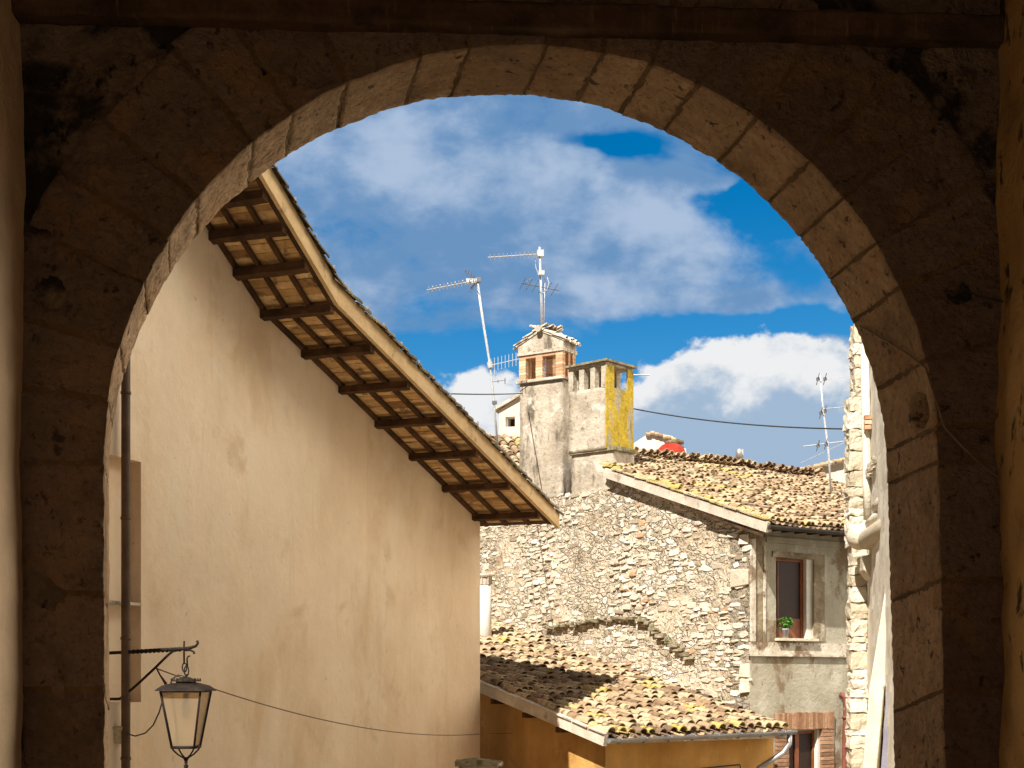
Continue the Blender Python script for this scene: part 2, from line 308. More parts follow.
m_street = M('cobbled street', [(0.20, 0.17, 0.13), (0.30, 0.26, 0.20)], nscale=3, var=0.2, bump=0.8, bscale=8)
m_moss = M('mossy ledge', [(0.22, 0.18, 0.12), (0.36, 0.30, 0.20)], nscale=6, var=0.2, stains=[((0.10, 0.11, 0.03), 5, 0.48, 0.62, 0.8)], bump=0.8, bscale=25)
def add_cells(m, sc, strength):
    t = NT(m.node_tree); bs = m.node_tree.nodes['Principled BSDF']; tc = t.node('ShaderNodeTexCoord')
    ob = tc.outputs['Object']
    nz = t.node('ShaderNodeTexNoise'); nz.inputs['Scale'].default_value = 3.5; nz.inputs['Detail'].default_value = 4; t.l.new(ob, nz.inputs['Vector'])
    wv = t.node('ShaderNodeVectorMath'); wv.operation = 'MULTIPLY_ADD'; t.l.new(nz.outputs['Color'], wv.inputs[0]); wv.inputs[1].default_value = (0.22, 0.22, 0.16); t.l.new(ob, wv.inputs[2])
    v = t.scalevec(wv.outputs[0], (1, 1, 1.9))
    v1 = t.node('ShaderNodeTexVoronoi'); v1.inputs['Scale'].default_value = sc; t.l.new(v, v1.inputs['Vector'])
    v2 = t.node('ShaderNodeTexVoronoi'); v2.feature = 'DISTANCE_TO_EDGE'; v2.inputs['Scale'].default_value = sc; t.l.new(v, v2.inputs['Vector'])
    sepc = t.node('ShaderNodeSeparateColor'); t.l.new(v1.outputs['Color'], sepc.inputs[0])
    cell = t.ramp(sepc.outputs[0], [(0.0, (0.34, 0.27, 0.18)), (0.25, (0.46, 0.38, 0.27)), (0.5, (0.60, 0.52, 0.40)), (0.8, (0.72, 0.65, 0.53)), (1.0, (0.82, 0.77, 0.68))])
    edge = t.step(v2.outputs['Distance'], 0.02, 0.14)
    old = bs.inputs['Base Color'].links[0].from_socket
    show = t.step(t.noise(ob, 1.3, 6, 0.65, 0.3), 0.40, 0.56)
    a = t.math('MULTIPLY', t.math('MULTIPLY', edge, strength), show)
    c = t.mix(a, old, cell)
    # raked joints and pits
    pit = t.step(t.noise(ob, 16, 6, 0.7, 0.4), 0.56, 0.66)
    c = t.mix(t.math('MULTIPLY', pit, 0.5), c, (0.17, 0.12, 0.075))
    t.l.new(c, bs.inputs['Base Color'])
    bn = t.node('ShaderNodeBump'); bn.inputs['Strength'].default_value = 1.0; bn.inputs['Distance'].default_value = 0.05
    t.l.new(t.math('SUBTRACT', t.math('MULTIPLY', edge, show), t.math('MULTIPLY', pit, 0.8)), bn.inputs['Height'])
    t.l.new(bs.inputs['Normal'].links[0].from_socket, bn.inputs['Normal']); t.l.new(bn.outputs[0], bs.inputs['Normal'])
add_cells(m_mortar, 5.5, 0.9)
def glassmat():
    m = bpy.data.materials.new('frosted lamp glass'); m.use_nodes = True; b = m.node_tree.nodes['Principled BSDF']
    t = NT(m.node_tree)
    nn = t.noise(t.node('ShaderNodeTexCoord').outputs['Object'], 6, 5, 0.6)
    t.l.new(t.mix(nn, (0.78, 0.66, 0.46), (0.92, 0.82, 0.66)), b.inputs['Base Color'])
    b.inputs['Roughness'].default_value = 0.35; b.inputs['Transmission Weight'].default_value = 0.85; b.inputs['IOR'].default_value = 1.05
    return m
m_glass = glassmat()
def pane():
    m = bpy.data.materials.new('window pane'); m.use_nodes = True; b = m.node_tree.nodes['Principled BSDF']
    t = NT(m.node_tree); nn = t.noise(t.node('ShaderNodeTexCoord').outputs['Object'], 2, 4, 0.6)
    t.l.new(t.mix(nn, (0.022, 0.012, 0.009), (0.045, 0.022, 0.015)), b.inputs['Base Color'])
    b.inputs['Roughness'].default_value = 0.45; b.inputs['Specular IOR Level'].default_value = 0.12
    return m
m_pane = pane()

# ------------------------------------------------------------------ ground
mb = MB()
rows = [(-60, 0), (-10, 0), (8, 0), (13, -0.4), (18, -1.6), (23, -4.0), (40, -5.0), (120, -9), (400, -20), (2500, -60)]
vs_ = []
for (y, z) in rows: vs_ += [(-900, y, z), (900, y, z)]
mb.add(vs_, [(2*i, 2*i+1, 2*i+3, 2*i+2) for i in range(len(rows)-1)])
g = mb.build('ground', m_street); g['kind'] = 'structure'

# ------------------------------------------------------------------ gatehouse with the arch
YN, YF = 5.9, 6.36
gate = thing('gatehouse', 'dark medieval gatehouse passage with a round stone arch framing the whole view', 'gatehouse', (0, YN, 0))
def contour(t, far):
    """t in px along the contour; 0 at the left springing, arc 0..L, negative = left jamb, beyond L = right jamb. returns image point and outward normal"""
    L = 1310.0
    cx, cy, r, lx, rx = (521, 462, 417, 103, 946) if not far else (498, 484, 389, 110, 893)
    if t < 0:
        return (cx-r+ (0.0), cy - t), (-1, 0)
    if t > L:
        d = (t-L); return (cx+r + d*0.024, cy + d), (1, 0)
    a = math.pi - math.pi*t/L
    q = 1.0
    return (cx+r*math.cos(a), cy-r*math.sin(a)*q), (math.cos(a), math.sin(a))
def FP(t, rad, v):
    (x0, y0), n0 = contour(t, False); (x1, y1), n1 = contour(t, True)
    p0 = P(x0, y0, YN) + Vector((n0[0]*rad, 0, n0[1]*rad)); p1 = P(x1, y1, YF) + Vector((n1[0]*rad, 0, n1[1]*rad))
    return p0.lerp(p1, v)
ring = MB()
LARC = 1310.0
ts = [0.0]
while ts[-1] < LARC-30: ts.append(ts[-1]+random.choice([50, 56, 62, 68, 78]))
ts[-1] = LARC
left = [0.0]
while left[-1] > -560: left.append(left[-1]-random.uniform(90, 140))
right = [LARC]
while right[-1] < LARC+560: right.append(right[-1]+random.uniform(95, 135))
seq = [(a, b) for a, b in zip(ts[:-1], ts[1:])]+[(b, a) for a, b in zip(left[:-1], left[1:])]+[(a, b) for a, b in zip(right[:-1], right[1:])]
HOLES = [(P(50, 293, YN), 0.062, Vector((0, 1, 0)), 0.14), (P(42, 348, YN), 0.05, Vector((0, 1, 0)), 0.08), (P(62, 352, YN), 0.04, Vector((0, 1, 0)), 0.06), (FP(1250, 0, 0.28), 0.075, Vector((1, 0, 0)), 0.15), (P(960, 292, YN), 0.05, Vector((0, 1, 0)), 0.07)]
def rough_block(mb, fn, t0, t1, r0, r1, v0, v1, nt, nr, nv, amp, seed, rr, face=None):
    """subdivided box in curved coordinates with worn, noisy faces"""
    def pt(i, j, k):
        tt, rr_, vv = i/nt, j/nr, k/nv
        p = fn(t0+(t1-t0)*tt, r0+(r1-r0)*rr_, v0+(v1-v0)*vv)
        # round the arrises
        e = [min(q, 1-q) for q in (tt, rr_, vv)]
        on = sum(1 for q in e if q < 1e-6)
        c = fn((t0+t1)/2, (r0+r1)/2, (v0+v1)/2)
        if on >= 2: p = p + (c-p).normalized()*random.uniform(0.001, 0.007)
        n = noise.noise_vector(p*9+Vector((seed, seed*2, 0)))*amp + noise.noise_vector(p*26+Vector((seed, 0, seed)))*amp*0.45
        for (hc, hr, hd, hdep) in HOLES:
            dd = (p-hc).length
            if dd < hr: p = p+hd*hdep*min(1.0, (1-dd/hr)*2.2)
        return p+n
    idx = {}; V = []; F = []
    def vid(i, j, k):
        if (i, j, k) not in idx: idx[(i, j, k)] = len(V); V.append(pt(i, j, k))
        return idx[(i, j, k)]
    for i in range(nt):
        for j in range(nr):
            F.append((vid(i, j, 0), vid(i+1, j, 0), vid(i+1, j+1, 0), vid(i, j+1, 0))); F.append((vid(i, j, nv), vid(i, j+1, nv), vid(i+1, j+1, nv), vid(i+1, j, nv)))
    for i in range(nt):
        for k in range(nv):
            F.append((vid(i, 0, k), vid(i, 0, k+1), vid(i+1, 0, k+1), vid(i+1, 0, k))); F.append((vid(i, nr, k), vid(i+1, nr, k), vid(i+1, nr, k+1), vid(i, nr, k+1)))
    for j in range(nr):
        for k in range(nv):
            F.append((vid(0, j, k), vid(0, j+1, k), vid(0, j+1, k+1), vid(0, j, k+1))); F.append((vid(nt, j, k), vid(nt, j, k+1), vid(nt, j+1, k+1), vid(nt, j+1, k)))
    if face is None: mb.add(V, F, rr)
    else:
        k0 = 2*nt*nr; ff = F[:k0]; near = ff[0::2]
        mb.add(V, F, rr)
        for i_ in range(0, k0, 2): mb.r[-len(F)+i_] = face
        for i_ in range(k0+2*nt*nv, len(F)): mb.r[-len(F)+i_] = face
for q, (a, b) in enumerate(seq):
    thick = random.choice([0.50, 0.53]) if 0 <= a < LARC else random.choice([0.33, 0.36])
    j = random.uniform(-0.003, 0.003)
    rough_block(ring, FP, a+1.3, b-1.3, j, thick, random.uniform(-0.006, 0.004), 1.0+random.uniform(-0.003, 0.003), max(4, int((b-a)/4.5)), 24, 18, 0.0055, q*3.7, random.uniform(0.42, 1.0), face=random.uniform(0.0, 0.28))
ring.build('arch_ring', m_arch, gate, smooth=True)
# lime bed between the blocks, a touch back from their faces
for tj_ in sorted({q[0] for q in seq} | {q[1] for q in seq}):
    bed = MB(); bv = []; NV = 16
    for k in range(NV+1):
        v = k/NV*0.992+0.004
        wj = noise.noise(Vector((tj_, k*0.6, 1)))*1.2; rj = 0.004+0.004*noise.noise(Vector((tj_*0.3, k*0.9, 4)))
        bv += [FP(tj_-3.6+wj, rj, v), FP(tj_+3.6+wj, rj, v), FP(tj_+3.6, 0.5, v), FP(tj_-3.6, 0.5, v)]
    bed.add(bv, [(4*k+m, 4*k+(m+1) % 4, 4*(k+1)+(m+1) % 4, 4*(k+1)+m) for k in range(NV) for m in range(4)]+[(0, 1, 2, 3), (4*NV+3, 4*NV+2, 4*NV+1, 4*NV)])
    bed.build('mortar_joint', m_mortar_dark, gate)
# spandrel rubble around the ring
XL, XR = (22-HX)/FPX*YN, (994-HX)/FPX*YN
ZT = zat(-60, YN)
sp = MB()
NS = 200
def spoint(x, z): 
    p = Vector((x, YN+0.012, z)); return p + Vector((0, noise.noise(p*3.0)*0.016+noise.noise(p*9)*0.014+noise.noise(p*25)*0.006, 0))
cols_ = []
for i in range(NS+1):
    t = -560+(LARC+1120)*i/NS
    base = FP(t, 0.16, 0.0); base.y = YN
    (x0, y0), n0 = contour(t, False)
    # outer target on the rectangle
    if n0 == (-1, 0): o = Vector((XL-0.1, 0, base.z))
    elif n0 == (1, 0): o = Vector((XR+0.15, 0, base.z))
    else:
        k = 9e9
        if n0[1] > 1e-4: k = min(k, (ZT-base.z)/n0[1])
        if n0[0] < -1e-4: k = min(k, (XL-0.1-base.x)/n0[0])
        if n0[0] > 1e-4: k = min(k, (XR+0.15-base.x)/n0[0])
        o = base+Vector((n0[0], 0, n0[1]))*k
    cols_.append((base, o))
NR = 34
V = []; F = []
for (b0, o) in cols_:
    for j in range(NR+1):
        q = b0.lerp(o, j/NR); V.append(spoint(q.x, q.z))
for i in range(NS):
    for j in range(NR): k = i*(NR+1)+j; F.append((k, k+1, k+NR+2, k+NR+1))
# corner fillers
sp.add(V, F)
n0_ = len(sp.v)
for (cxx, czz) in ((XL-0.1, ZT), (XR+0.15, ZT)):
    sp.box(WF, cxx-0.35, cxx+0.35, YN+0.075, YN+0.4, czz-1.2, czz+0.3)
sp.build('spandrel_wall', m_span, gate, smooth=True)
# large face stones standing proud of the rubble
# outer facing of the gate towards the street and upper storey
ou = MB()
ou.box(WF, -9, -3.0, YF-0.3, YF-0.01, -2, 5.5); ou.box(WF, 3.2, 9, YF-0.3, YF-0.01, -2, 5.5)
ou.box(WF, -9, 9, YF-0.3, YF-0.01, ZT+0.02, 5.5)
ou.box(WF, -3.0, XL-0.02, YF-0.3, YF-0.01, -2, ZT); ou.box(WF, XR+0.02, 3.2, YF-0.3, YF-0.01, -2, ZT)
ou.box(WF, -9, 9, -1.4, YF-0.31, 5.0, 5.4)
# back half of the wall behind spandrels
Vb = []
for (b0, o) in cols_: Vb += [Vector((b0.x, YN+0.12, b0.z)), Vector((o.x, YN+0.12, o.z))]
ou.add(Vb, [(2*i, 2*i+1, 2*i+3, 2*i+2) for i in range(NS)])
ou.build('outer_wall', m_span, gate)
sl = MB()
def wallgrid(mb, x, y0, y1, z0, z1, ny, nz, amp, sgn):
    V = []; F = []
    for i in range(ny+1):
        for j in range(nz+1):
            p = Vector((x, y0+(y1-y0)*i/ny, z0+(z1-z0)*j/nz)); V.append(p+Vector((noise.noise(p*1.7)*amp+noise.noise(p*6)*amp*0.4, 0, 0)))
    for i in range(ny):
        for j in range(nz): k = i*(nz+1)+j; F.append((k, k+1, k+nz+2, k+nz+1))
    mb.add(V, F)
    mb.box(WF, x+(0.12 if sgn > 0 else -0.5), x+(0.5 if sgn > 0 else -0.12), y0, y1, z0-1, z1)
wallgrid(sl, XL, -1.4, YN+0.05, 0, ZT+0.2, 90, 60, 0.025, -1); sl.build('side_wall', m_side_l, gate, smooth=False, label='brown plastered passage wall at the left edge')
sl = MB(); wallgrid(sl, XR+0.02, -1.4, YN+0.05, 0, ZT+0.2, 120, 90, 0.035, 1); sl.build('side_wall', m_side_r, gate, label='dark ochre plastered passage wall with blackened flakes at the right edge')
ce = MB()
for i in range(15):
    ce.box(WF, XL-0.3, XR+0.3, YN-0.02-0.46*(i+1), YN-0.03-0.46*i, ZT-0.10+random.uniform(0, 0.01), ZT-0.04, random.random())
ce.build('ceiling_boards', m_ceil, gate)
bm_ = MB()
def beamfn(y0, z0, z1, hz, dep):
    def fn(a, b, c): return Vector((XL-0.05+(XR-XL+0.1)*a, y0+dep*c, z0+(z1-z0)*a-hz*b))
    return fn
rough_block(bm_, beamfn(YN-0.09, zat(-20, 5.75), zat(8, 5.75), 0.10, 0.10), 0, 1, 0, 1, 0, 1, 90, 6, 6, 0.008, 3.0, 0.5)
bm_.build('lintel_beam', m_beam, gate, smooth=True)
for yb in (3.6, 1.2, -1.2):
  bm_ = MB()
  rough_block(bm_, beamfn(yb, ZT-0.02, ZT-0.02, 0.22, 0.2), 0, 1, 0, 1, 0, 1, 30, 4, 4, 0.006, yb, 0.5)
  bm_.build('ceiling_beam', m_beam, gate, smooth=True)

# cables fixed inside the gate
mb = MB()
pts = [P(x, y, YN-0.035) for x, y in [(945, 428), (958, 442), (972, 456), (985, 468), (998, 477), (1010, 485), (1040, 494)]]
pts = [FP(1140, -0.01, 0.85), FP(1165, -0.012, 0.55), FP(1190, -0.012, 0.25), FP(1215, -0.014, -0.03)]+pts
mb.tube(pts, 0.0042, 6); tag(mb.build('cable', m_cable_br, smooth=True), 'thin brown cable crossing the right arch stones down to the ochre wall', 'cable')
mb = MB()
mb.tube([P(x, y, YN-0.02) for x, y in [(962, 283), (958, 296)]]+[P(x, y, YN-0.03) for x, y in [(962, 288), (978, 296), (992, 299), (1008, 303), (1035, 312)]], 0.004, 6)
tag(mb.build('cable', m_cable, smooth=True), 'short black cable high on the ochre passage wall', 'cable')

# ------------------------------------------------------------------ generic builders
def cells(mb, F, a0, a1, z0, z1, holes, th, r=0.5, off=0.0):
    """wall in frame F (y = outward normal): solid cells around rectangular holes (a0,a1,z0,z1)"""
    A = sorted({a0, a1, *[h[0] for h in holes], *[h[1] for h in holes]}); Z = sorted({z0, z1, *[h[2] for h in holes], *[h[3] for h in holes]})
    A = [a for a in A if a0 <= a <= a1]; Z = [z for z in Z if z0 <= z <= z1]
    for i in range(len(A)-1):
        run = None
        for j in range(len(Z)-1):
            ca_, cz_ = (A[i]+A[i+1])/2, (Z[j]+Z[j+1])/2
            if any(h[0] < ca_ < h[1] and h[2] < cz_ < h[3] for h in holes): continue
            mb.box(F, A[i], A[i+1], -th, off, Z[j], Z[j+1], r)

def tile(mb, F, a, v, lift, r0, r1, ln, conv, rr, twist=0.0, seg=6, th=0.014):
    """one clay tile: F frame with x along eave, y up the slope, z normal to the slope"""
    V = []
    for (vv, rad, lf) in ((v, r0, lift), (v+ln, r1, lift-0.028)):
        for (dr) in (0, -th):
            for k in range(seg+1):
                t = math.pi*k/seg
                ca_, sa_ = math.cos(t), math.sin(t)
                rd = rad+dr
                V.append(F(a+twist*(vv-v)+rd*ca_, vv, lf+(rd*sa_ if conv else -rd*sa_*0.75)))
    n = seg+1; Fc = []
    for k in range(seg):
        Fc += [(k, k+1, 2*n+k+1, 2*n+k), (n+k, 3*n+k, 3*n+k+1, n+k+1), (k, n+k, n+k+1, k+1), (2*n+k, 2*n+k+1, 3*n+k+1, 3*n+k)]
    mb.add(V, Fc, rr)

def tiles(mb, F, a0, a1, v1, pitch=0.205, row=0.27, rad=0.088, lich=None, keep=None, rot=0.08, chan=True):
    nc = int((a1-a0)/pitch); nr = int(v1/row)
    for i in range(nc+1):
        a = a0+i*pitch; wob = 0
        for j in range(nr+1):
            v = j*row+random.uniform(-0.06, 0.06) if j else random.uniform(-0.02, 0.02)
            if keep and not keep(a, v): continue
            wob = 0.018*noise.noise(Vector((a*1.3, v*0.9, 3)))
            sag = 0.05*noise.noise(Vector((a*0.5, v*0.45, 9)))
            rr = min(0.84, max(0.0, random.gauss(0.48, 0.20)))
            if lich and random.random() < lich(a, v): rr = random.uniform(0.88, 1.0)
            tile(mb, F, a+wob+random.uniform(-0.018, 0.018), v, 0.085+sag+random.uniform(-0.014, 0.024), rad+random.uniform(-0.009, 0.006), rad*0.86, row*1.3, True, rr, random.uniform(-rot, rot))
            if chan and i < nc:
                tile(mb, F, a+pitch/2+wob, v-0.06, 0.075+sag, rad, rad*0.86, row*1.3, False, min(0.84, max(0, random.gauss(0.35, 0.2))))

def stones(mb, F, inside, a0, a1, z0, z1, hmin=0.06, hmax=0.15, wmin=0.09, wmax=0.34, cover=0.8, seed=1, proud=0.055):
    rnd = random.Random(seed); z = z0
    while z < z1:
        h = hmin+(hmax-hmin)*rnd.random()**1.6; a = a0+rnd.uniform(-0.2, 0)
        while a < a1:
            wd = rnd.uniform(wmin, wmax)*(0.7+h/hmax*0.5)
            ca_, cz_ = a+wd/2, z+h/2+0.05*noise.noise(Vector((a*0.8, z*0.3, seed)))
            nn = noise.noise(Vector((ca_*0.75, cz_*0.75, seed*3.3)))
            ca_ += rnd.uniform(-0.04, 0.04); cz_ += rnd.uniform(-0.045, 0.045)
            if inside(ca_, cz_) and rnd.random() < cover+nn*0.75:
                K = rnd.choice([5, 6, 7, 8]); d = max(0.008, proud*(0.55+nn*0.9)*rnd.uniform(0.4, 1.4))
                ph = rnd.uniform(0, 6.28); tl = rnd.uniform(-0.3, 0.3)
                outer = []; inner = []
                tx, tz = rnd.uniform(-0.25, 0.25)*d, rnd.uniform(-0.5, 0.25)*d
                for k in range(K):
                    t = ph+2*math.pi*k/K
                    c_, s_ = math.cos(t), math.sin(t)
                    # superellipse for boxy stones
                    px = math.copysign(abs(c_)**0.55, c_)*wd*0.48*rnd.uniform(0.86, 1.04); pz = math.copysign(abs(s_)**0.55, s_)*h*0.47*rnd.uniform(0.66, 1.12)
                    px, pz = px-pz*tl, pz+px*tl*0.6
                    outer.append(F(ca_+px, -0.01, cz_+pz)); inner.append(F(ca_+px*0.86, d*(1+0.5*px/wd)+tx*px/wd*2+rnd.uniform(-0.2, 0.2)*d, cz_+pz*0.84))
                ctr = F(ca_, d*1.04, cz_)
                rr = min(0.94, max(0.02, rnd.gauss(0.60, 0.24)))
                if rnd.random() < 0.025: rr = rnd.uniform(0.955, 1)
                mb.add(outer+inner+[ctr], [(k, (k+1) % K, K+(k+1) % K, K+k) for k in range(K)]+[(K+k, K+(k+1) % K, 2*K) for k in range(K)], rr)
            a += wd*rnd.uniform(0.96, 1.08)
        z += h*0.97

# ------------------------------------------------------------------ cream gabled house on the left
GT = Vector((0.342, 0.94, 0)); GN = Vector((0.94, -0.342, 0))
GO = Vector((-9.43, 0.0, 0)); GP = (-9.43, 0.0); 
def gs(x):                                    # length along the wall at image column x, its depth
    t, Y = on_line(x, GP, (GT.x/1.0, GT.y)); return t, Y
GFm = Frame(GO, GT, GN)
s_end, Y_end = gs(480)
s_k, Y_k = gs(262); s_a, Y_a = gs(202)
z_end, z_k, z_a = zat(519, Y_end), zat(308, Y_k), zat(216, Y_a)
sl1 = (z_a-z_k)/(s_k-s_a); sl2 = (z_k-z_end)/(s_end-s_k)
def gz(s): return z_k+(s_k-s)*sl1 if s < s_k else z_k-(s-s_k)*sl2
s_l = s_k-7.5
house = thing('gabled_house', 'large cream plastered gable house with overhanging timber roof on the left', 'house', tuple(GFm(s_end, -4, -4)))
rs0, Yr = gs(106); rs1, Yr1 = gs(141)
rs0 -= 0.35
rz_top, rz_bot, rz_sill = zat(462, Yr1), zat(702, Yr1), zat(603, Yr1)
mb = MB()
ztp = min(gz(s_end), 3.5)-0.02
ztp = gz(s_end)
cells(mb, GFm, s_l, s_end, -5, rz_top+0.001, [(rs0, rs1, rz_bot, rz_top)], 0.45)
mb2pts = [GFm(s_l, 0, rz_top+0.001), GFm(s_end, 0, rz_top+0.001), GFm(s_end, 0, gz(s_end)), GFm(s_k, 0, z_k), GFm(s_l, 0, gz(s_l))]
mb.prism(mb2pts, -GN*0.45)
# body of the house behind the wall
mb.prism([GFm(s_l, -0.45, -5), GFm(s_end-0.001, -0.45, -5), GFm(s_end-0.001, -0.45, gz(s_end)), GFm(s_k, -0.45, z_k), GFm(s_l, -0.45, gz(s_l))], -GN*8)
mb.build('wall', m_gable, house)
mb = MB(); mb.box(GFm, rs0+0.01, rs1-0.02, -0.125, 0.02, rz_sill-0.03, rz_sill, jit=0.004)
mb.build('window_sill', m_fac_trim, house)
mb = MB(); mb.box(GFm, rs0+0.001, rs1-0.001, -0.44, -0.13, rz_bot+0.001, rz_top-0.001); mb.build('blind_window', m_gable, house)
OH = 1.08
def ohk(s): return 0.90+0.20*max(0.0, min(1.2, (s-s_k)/(s_end-s_k)))
# purlins
for i, px in enumerate((172, 190, 211, 235, 262, 303, 340, 376, 410, 443, 473)):
    s, _ = gs(px); z = gz(s)
    mb = MB(); hw = 0.055
    sl = sl1 if s < s_k-0.1 else sl2
    def pf(a, b, c, s=s, z=z, sl=sl): 
        return GFm(s-hw+2*hw*b, -0.2+(OH*ohk(s)+0.18)*a, z-0.045-0.095*c-sl*(2*hw*b-hw)*0.5)
    mb2 = MB(); rough_block(mb2, pf, 0, 1, 0, 1, 0, 1, 14, 3, 3, 0.007, i*5.1, 0.5)
    mb2.build('purlin', m_purlin, house)
# battens along the slope and soffit boards
segs = [(s_l+1.5, s_k, sl1), (s_k, s_end+0.22, sl2)]
def slopebox(mb, o0, o1, s0, s1, dz0, dz1, r=0.5):
    k0, k1 = ohk(s0), ohk(s1)
    if o1 < 0: k0 = k1 = 1
    p = [GFm(s0, o0*k0, gz(s0)+dz0), GFm(s0, o1*k0, gz(s0)+dz0), GFm(s0, o1*k0, gz(s0)+dz1), GFm(s0, o0*k0, gz(s0)+dz1)]
    q = [GFm(s1, o0*k1, gz(s1)+dz0), GFm(s1, o1*k1, gz(s1)+dz0), GFm(s1, o1*k1, gz(s1)+dz1), GFm(s1, o0*k1, gz(s1)+dz1)]
    mb.add(p+q, [(0,1,2,3),(7,6,5,4),(0,4,5,1),(1,5,6,2),(2,6,7,3),(3,7,4,0)], r)
for o in (0.03, 0.36, 0.72, OH-0.03):
    mb = MB()
    for (sa, sb, _) in segs: slopebox(mb, o-0.03, o+0.03, sa, sb, -0.06, 0.0)
    mb.build('batten', m_purlin, house, bevel=0.006)
mb = MB()
lanes = (0.0, 0.36, 0.72, OH)
for (sa, sb, _) in segs:
    for li in range(3):
        s = sa
        while s < sb-0.02:
            wd = random.uniform(0.07, 0.13); e = min(sb, s+wd)
            slopebox(mb, lanes[li]+0.001, lanes[li+1]-0.001, s+0.006, e-0.004, 0.001+random.uniform(0, 0.012), 0.03, random.random()); s = e
mb.build('soffit_boards', m_soffit, house)
mb = MB()
for (sa, sb, _) in segs: slopebox(mb, OH+0.002, OH+0.06, sa, sb+(0.22 if sb > s_k+1 else 0), -0.05, 0.20)
mb.build('fascia', m_fascia, house, bevel=0.004)
mb = MB()
for (sa, sb, _) in segs: slopebox(mb, -8.4, OH+0.05, sa, sb+(0.22 if sb > s_k+1 else 0), 0.205 if False else 0.032, 0.06)
mb.build('roof_deck', m_purlin, house)
mb = MB()
for (sa, sb, sl) in segs:
    e = sb+(0.26 if sb > s_k+1 else 0); ln = math.hypot(e-sa, gz(sa)-gz(e))
    up = (GFm(sa, (OH+0.05)*ohk(sa), gz(sa))-GFm(e, (OH+0.05)*ohk(e), gz(e))).normalized(); nrm = GN.cross(up).normalized()
    if nrm.z < 0: nrm = -nrm
    F = Frame(GFm(e, (OH+0.05)*ohk(e), gz(e)+0.155), -GN, up, nrm)
    for i in range(6):
        for j in range(int(ln/0.22)+1):
            tile(mb, F, i*0.2+random.uniform(-0.01, 0.02), j*0.22+random.uniform(-0.03, 0.03), 0.02+random.uniform(0, 0.02), 0.08, 0.065, 0.28, True, random.random(), random.uniform(-0.04, 0.04))
            tile(mb, F, i*0.2+0.1, j*0.22, 0.04, 0.08, 0.07, 0.28, False, random.random())
    # solid under the far tiles
for (sa, sb, _) in segs: slopebox(mb, -8.4, OH-0.15, sa, sb+0.2 if sb > s_k+1 else sb, 0.061, 0.14)
mb.build('roof_tiles', m_tile_dark, house)
for (sa, sb, sl) in segs:
    s = max(sa+0.2, s_k-1.6)
    while s < sb:
        mb = MB(); mb.tube([GFm(s, (OH+0.12)*ohk(s), gz(s)+0.20), GFm(s, (OH+0.12)*ohk(s), gz(s)+0.24)], random.uniform(0.012, 0.018), 6); s += random.uniform(0.42, 0.6)*math.cos(math.atan(sl))
        mb.build('tile_hook', m_zinc, house)

# drainpipe
sp_, Yp = gs(117.5)
mb = MB()
mb.tube([GFm(sp_, 0.10, -4), GFm(sp_, 0.10, -1.5), GFm(sp_, 0.10, 1), GFm(sp_, 0.10, 3), GFm(sp_, 0.10, gz(sp_)-0.05)], 0.046, 14)
for y in (395, 520, 640, 700, 760): z = zat(y, Yp); mb.tube([GFm(sp_, 0.10, z), GFm(sp_, 0.10, z+0.03)], 0.053, 14)
tag(mb.build('drainpipe', m_pipe, smooth=True), 'dark brown drainpipe running up the cream wall beside the left jamb', 'pipe')

# wall lantern
def lam(px, py, o=None):
    """point in the vertical plane through the pipe foot, perpendicular to the wall"""
    u = (px-HX)/FPX; b = GFm(sp_, 0, 0)
    k = (u*b.y-b.x)/(GN.x-u*GN.y); q = b+GN*k
    return Vector((q.x, q.y, zat(py, q.y)))
lamp = thing('wall_lantern', 'black wrought iron street lantern with tapered cream glass hanging from a wall bracket', 'lantern', tuple(lam(119, 700)))
mb = MB()
mb.tube([lam(109, 653), lam(130, 652), lam(150, 650.5), lam(165, 649.5), lam(180, 649), lam(190, 648), lam(196, 646), lam(198, 643), lam(197, 641)], [0.017]*6+[0.014, 0.012, 0.016], 8)
mb.tube([lam(184, 650), lam(190, 650), lam(194, 652), lam(194, 654)], [0.014, 0.012, 0.01, 0.013], 8)
for k in range(14): mb.tube([lam(124+k*4.2, 652.3-k*0.22), lam(126+k*4.2, 652.1-k*0.22)], 0.023, 8)
mb.tube([lam(110, 699), lam(119, 699), lam(124, 696), lam(140, 682), lam(156, 667), lam(168, 655), lam(173, 651), lam(178, 650)], 0.014, 8)
mb.tube([lam(156, 667), lam(160, 675), lam(166, 684)], [0.008, 0.008, 0.016], 6)
mb.build('bracket', m_iron, lamp, smooth=True)
LX = 186
mb = MB()
mb.tube([lam(184.2, 641), lam(184, 650), lam(184.2, 664)], 0.009, 6)
for (x, y0, y1) in ((184.5, 663, 672), (186.5, 666, 676)):
    pts = []
    for k in range(13):
        a = 2*math.pi*k/12; pts.append(lam(x+2.2*math.sin(a), (y0+y1)/2-(y1-y0)/2*math.cos(a)))
    mb.tube(pts, 0.007, 6)
mb.tube([lam(190, 656), lam(188, 656.5), lam(187, 659), lam(187.5, 666)], 0.008, 6)
mb.tube([lam(186, 674), lam(186, 679)], [0.012, 0.02], 8)
mb.build('chain', m_iron, lamp, smooth=True)
lc = lam(LX, 690); m_px = lc.y/FPX
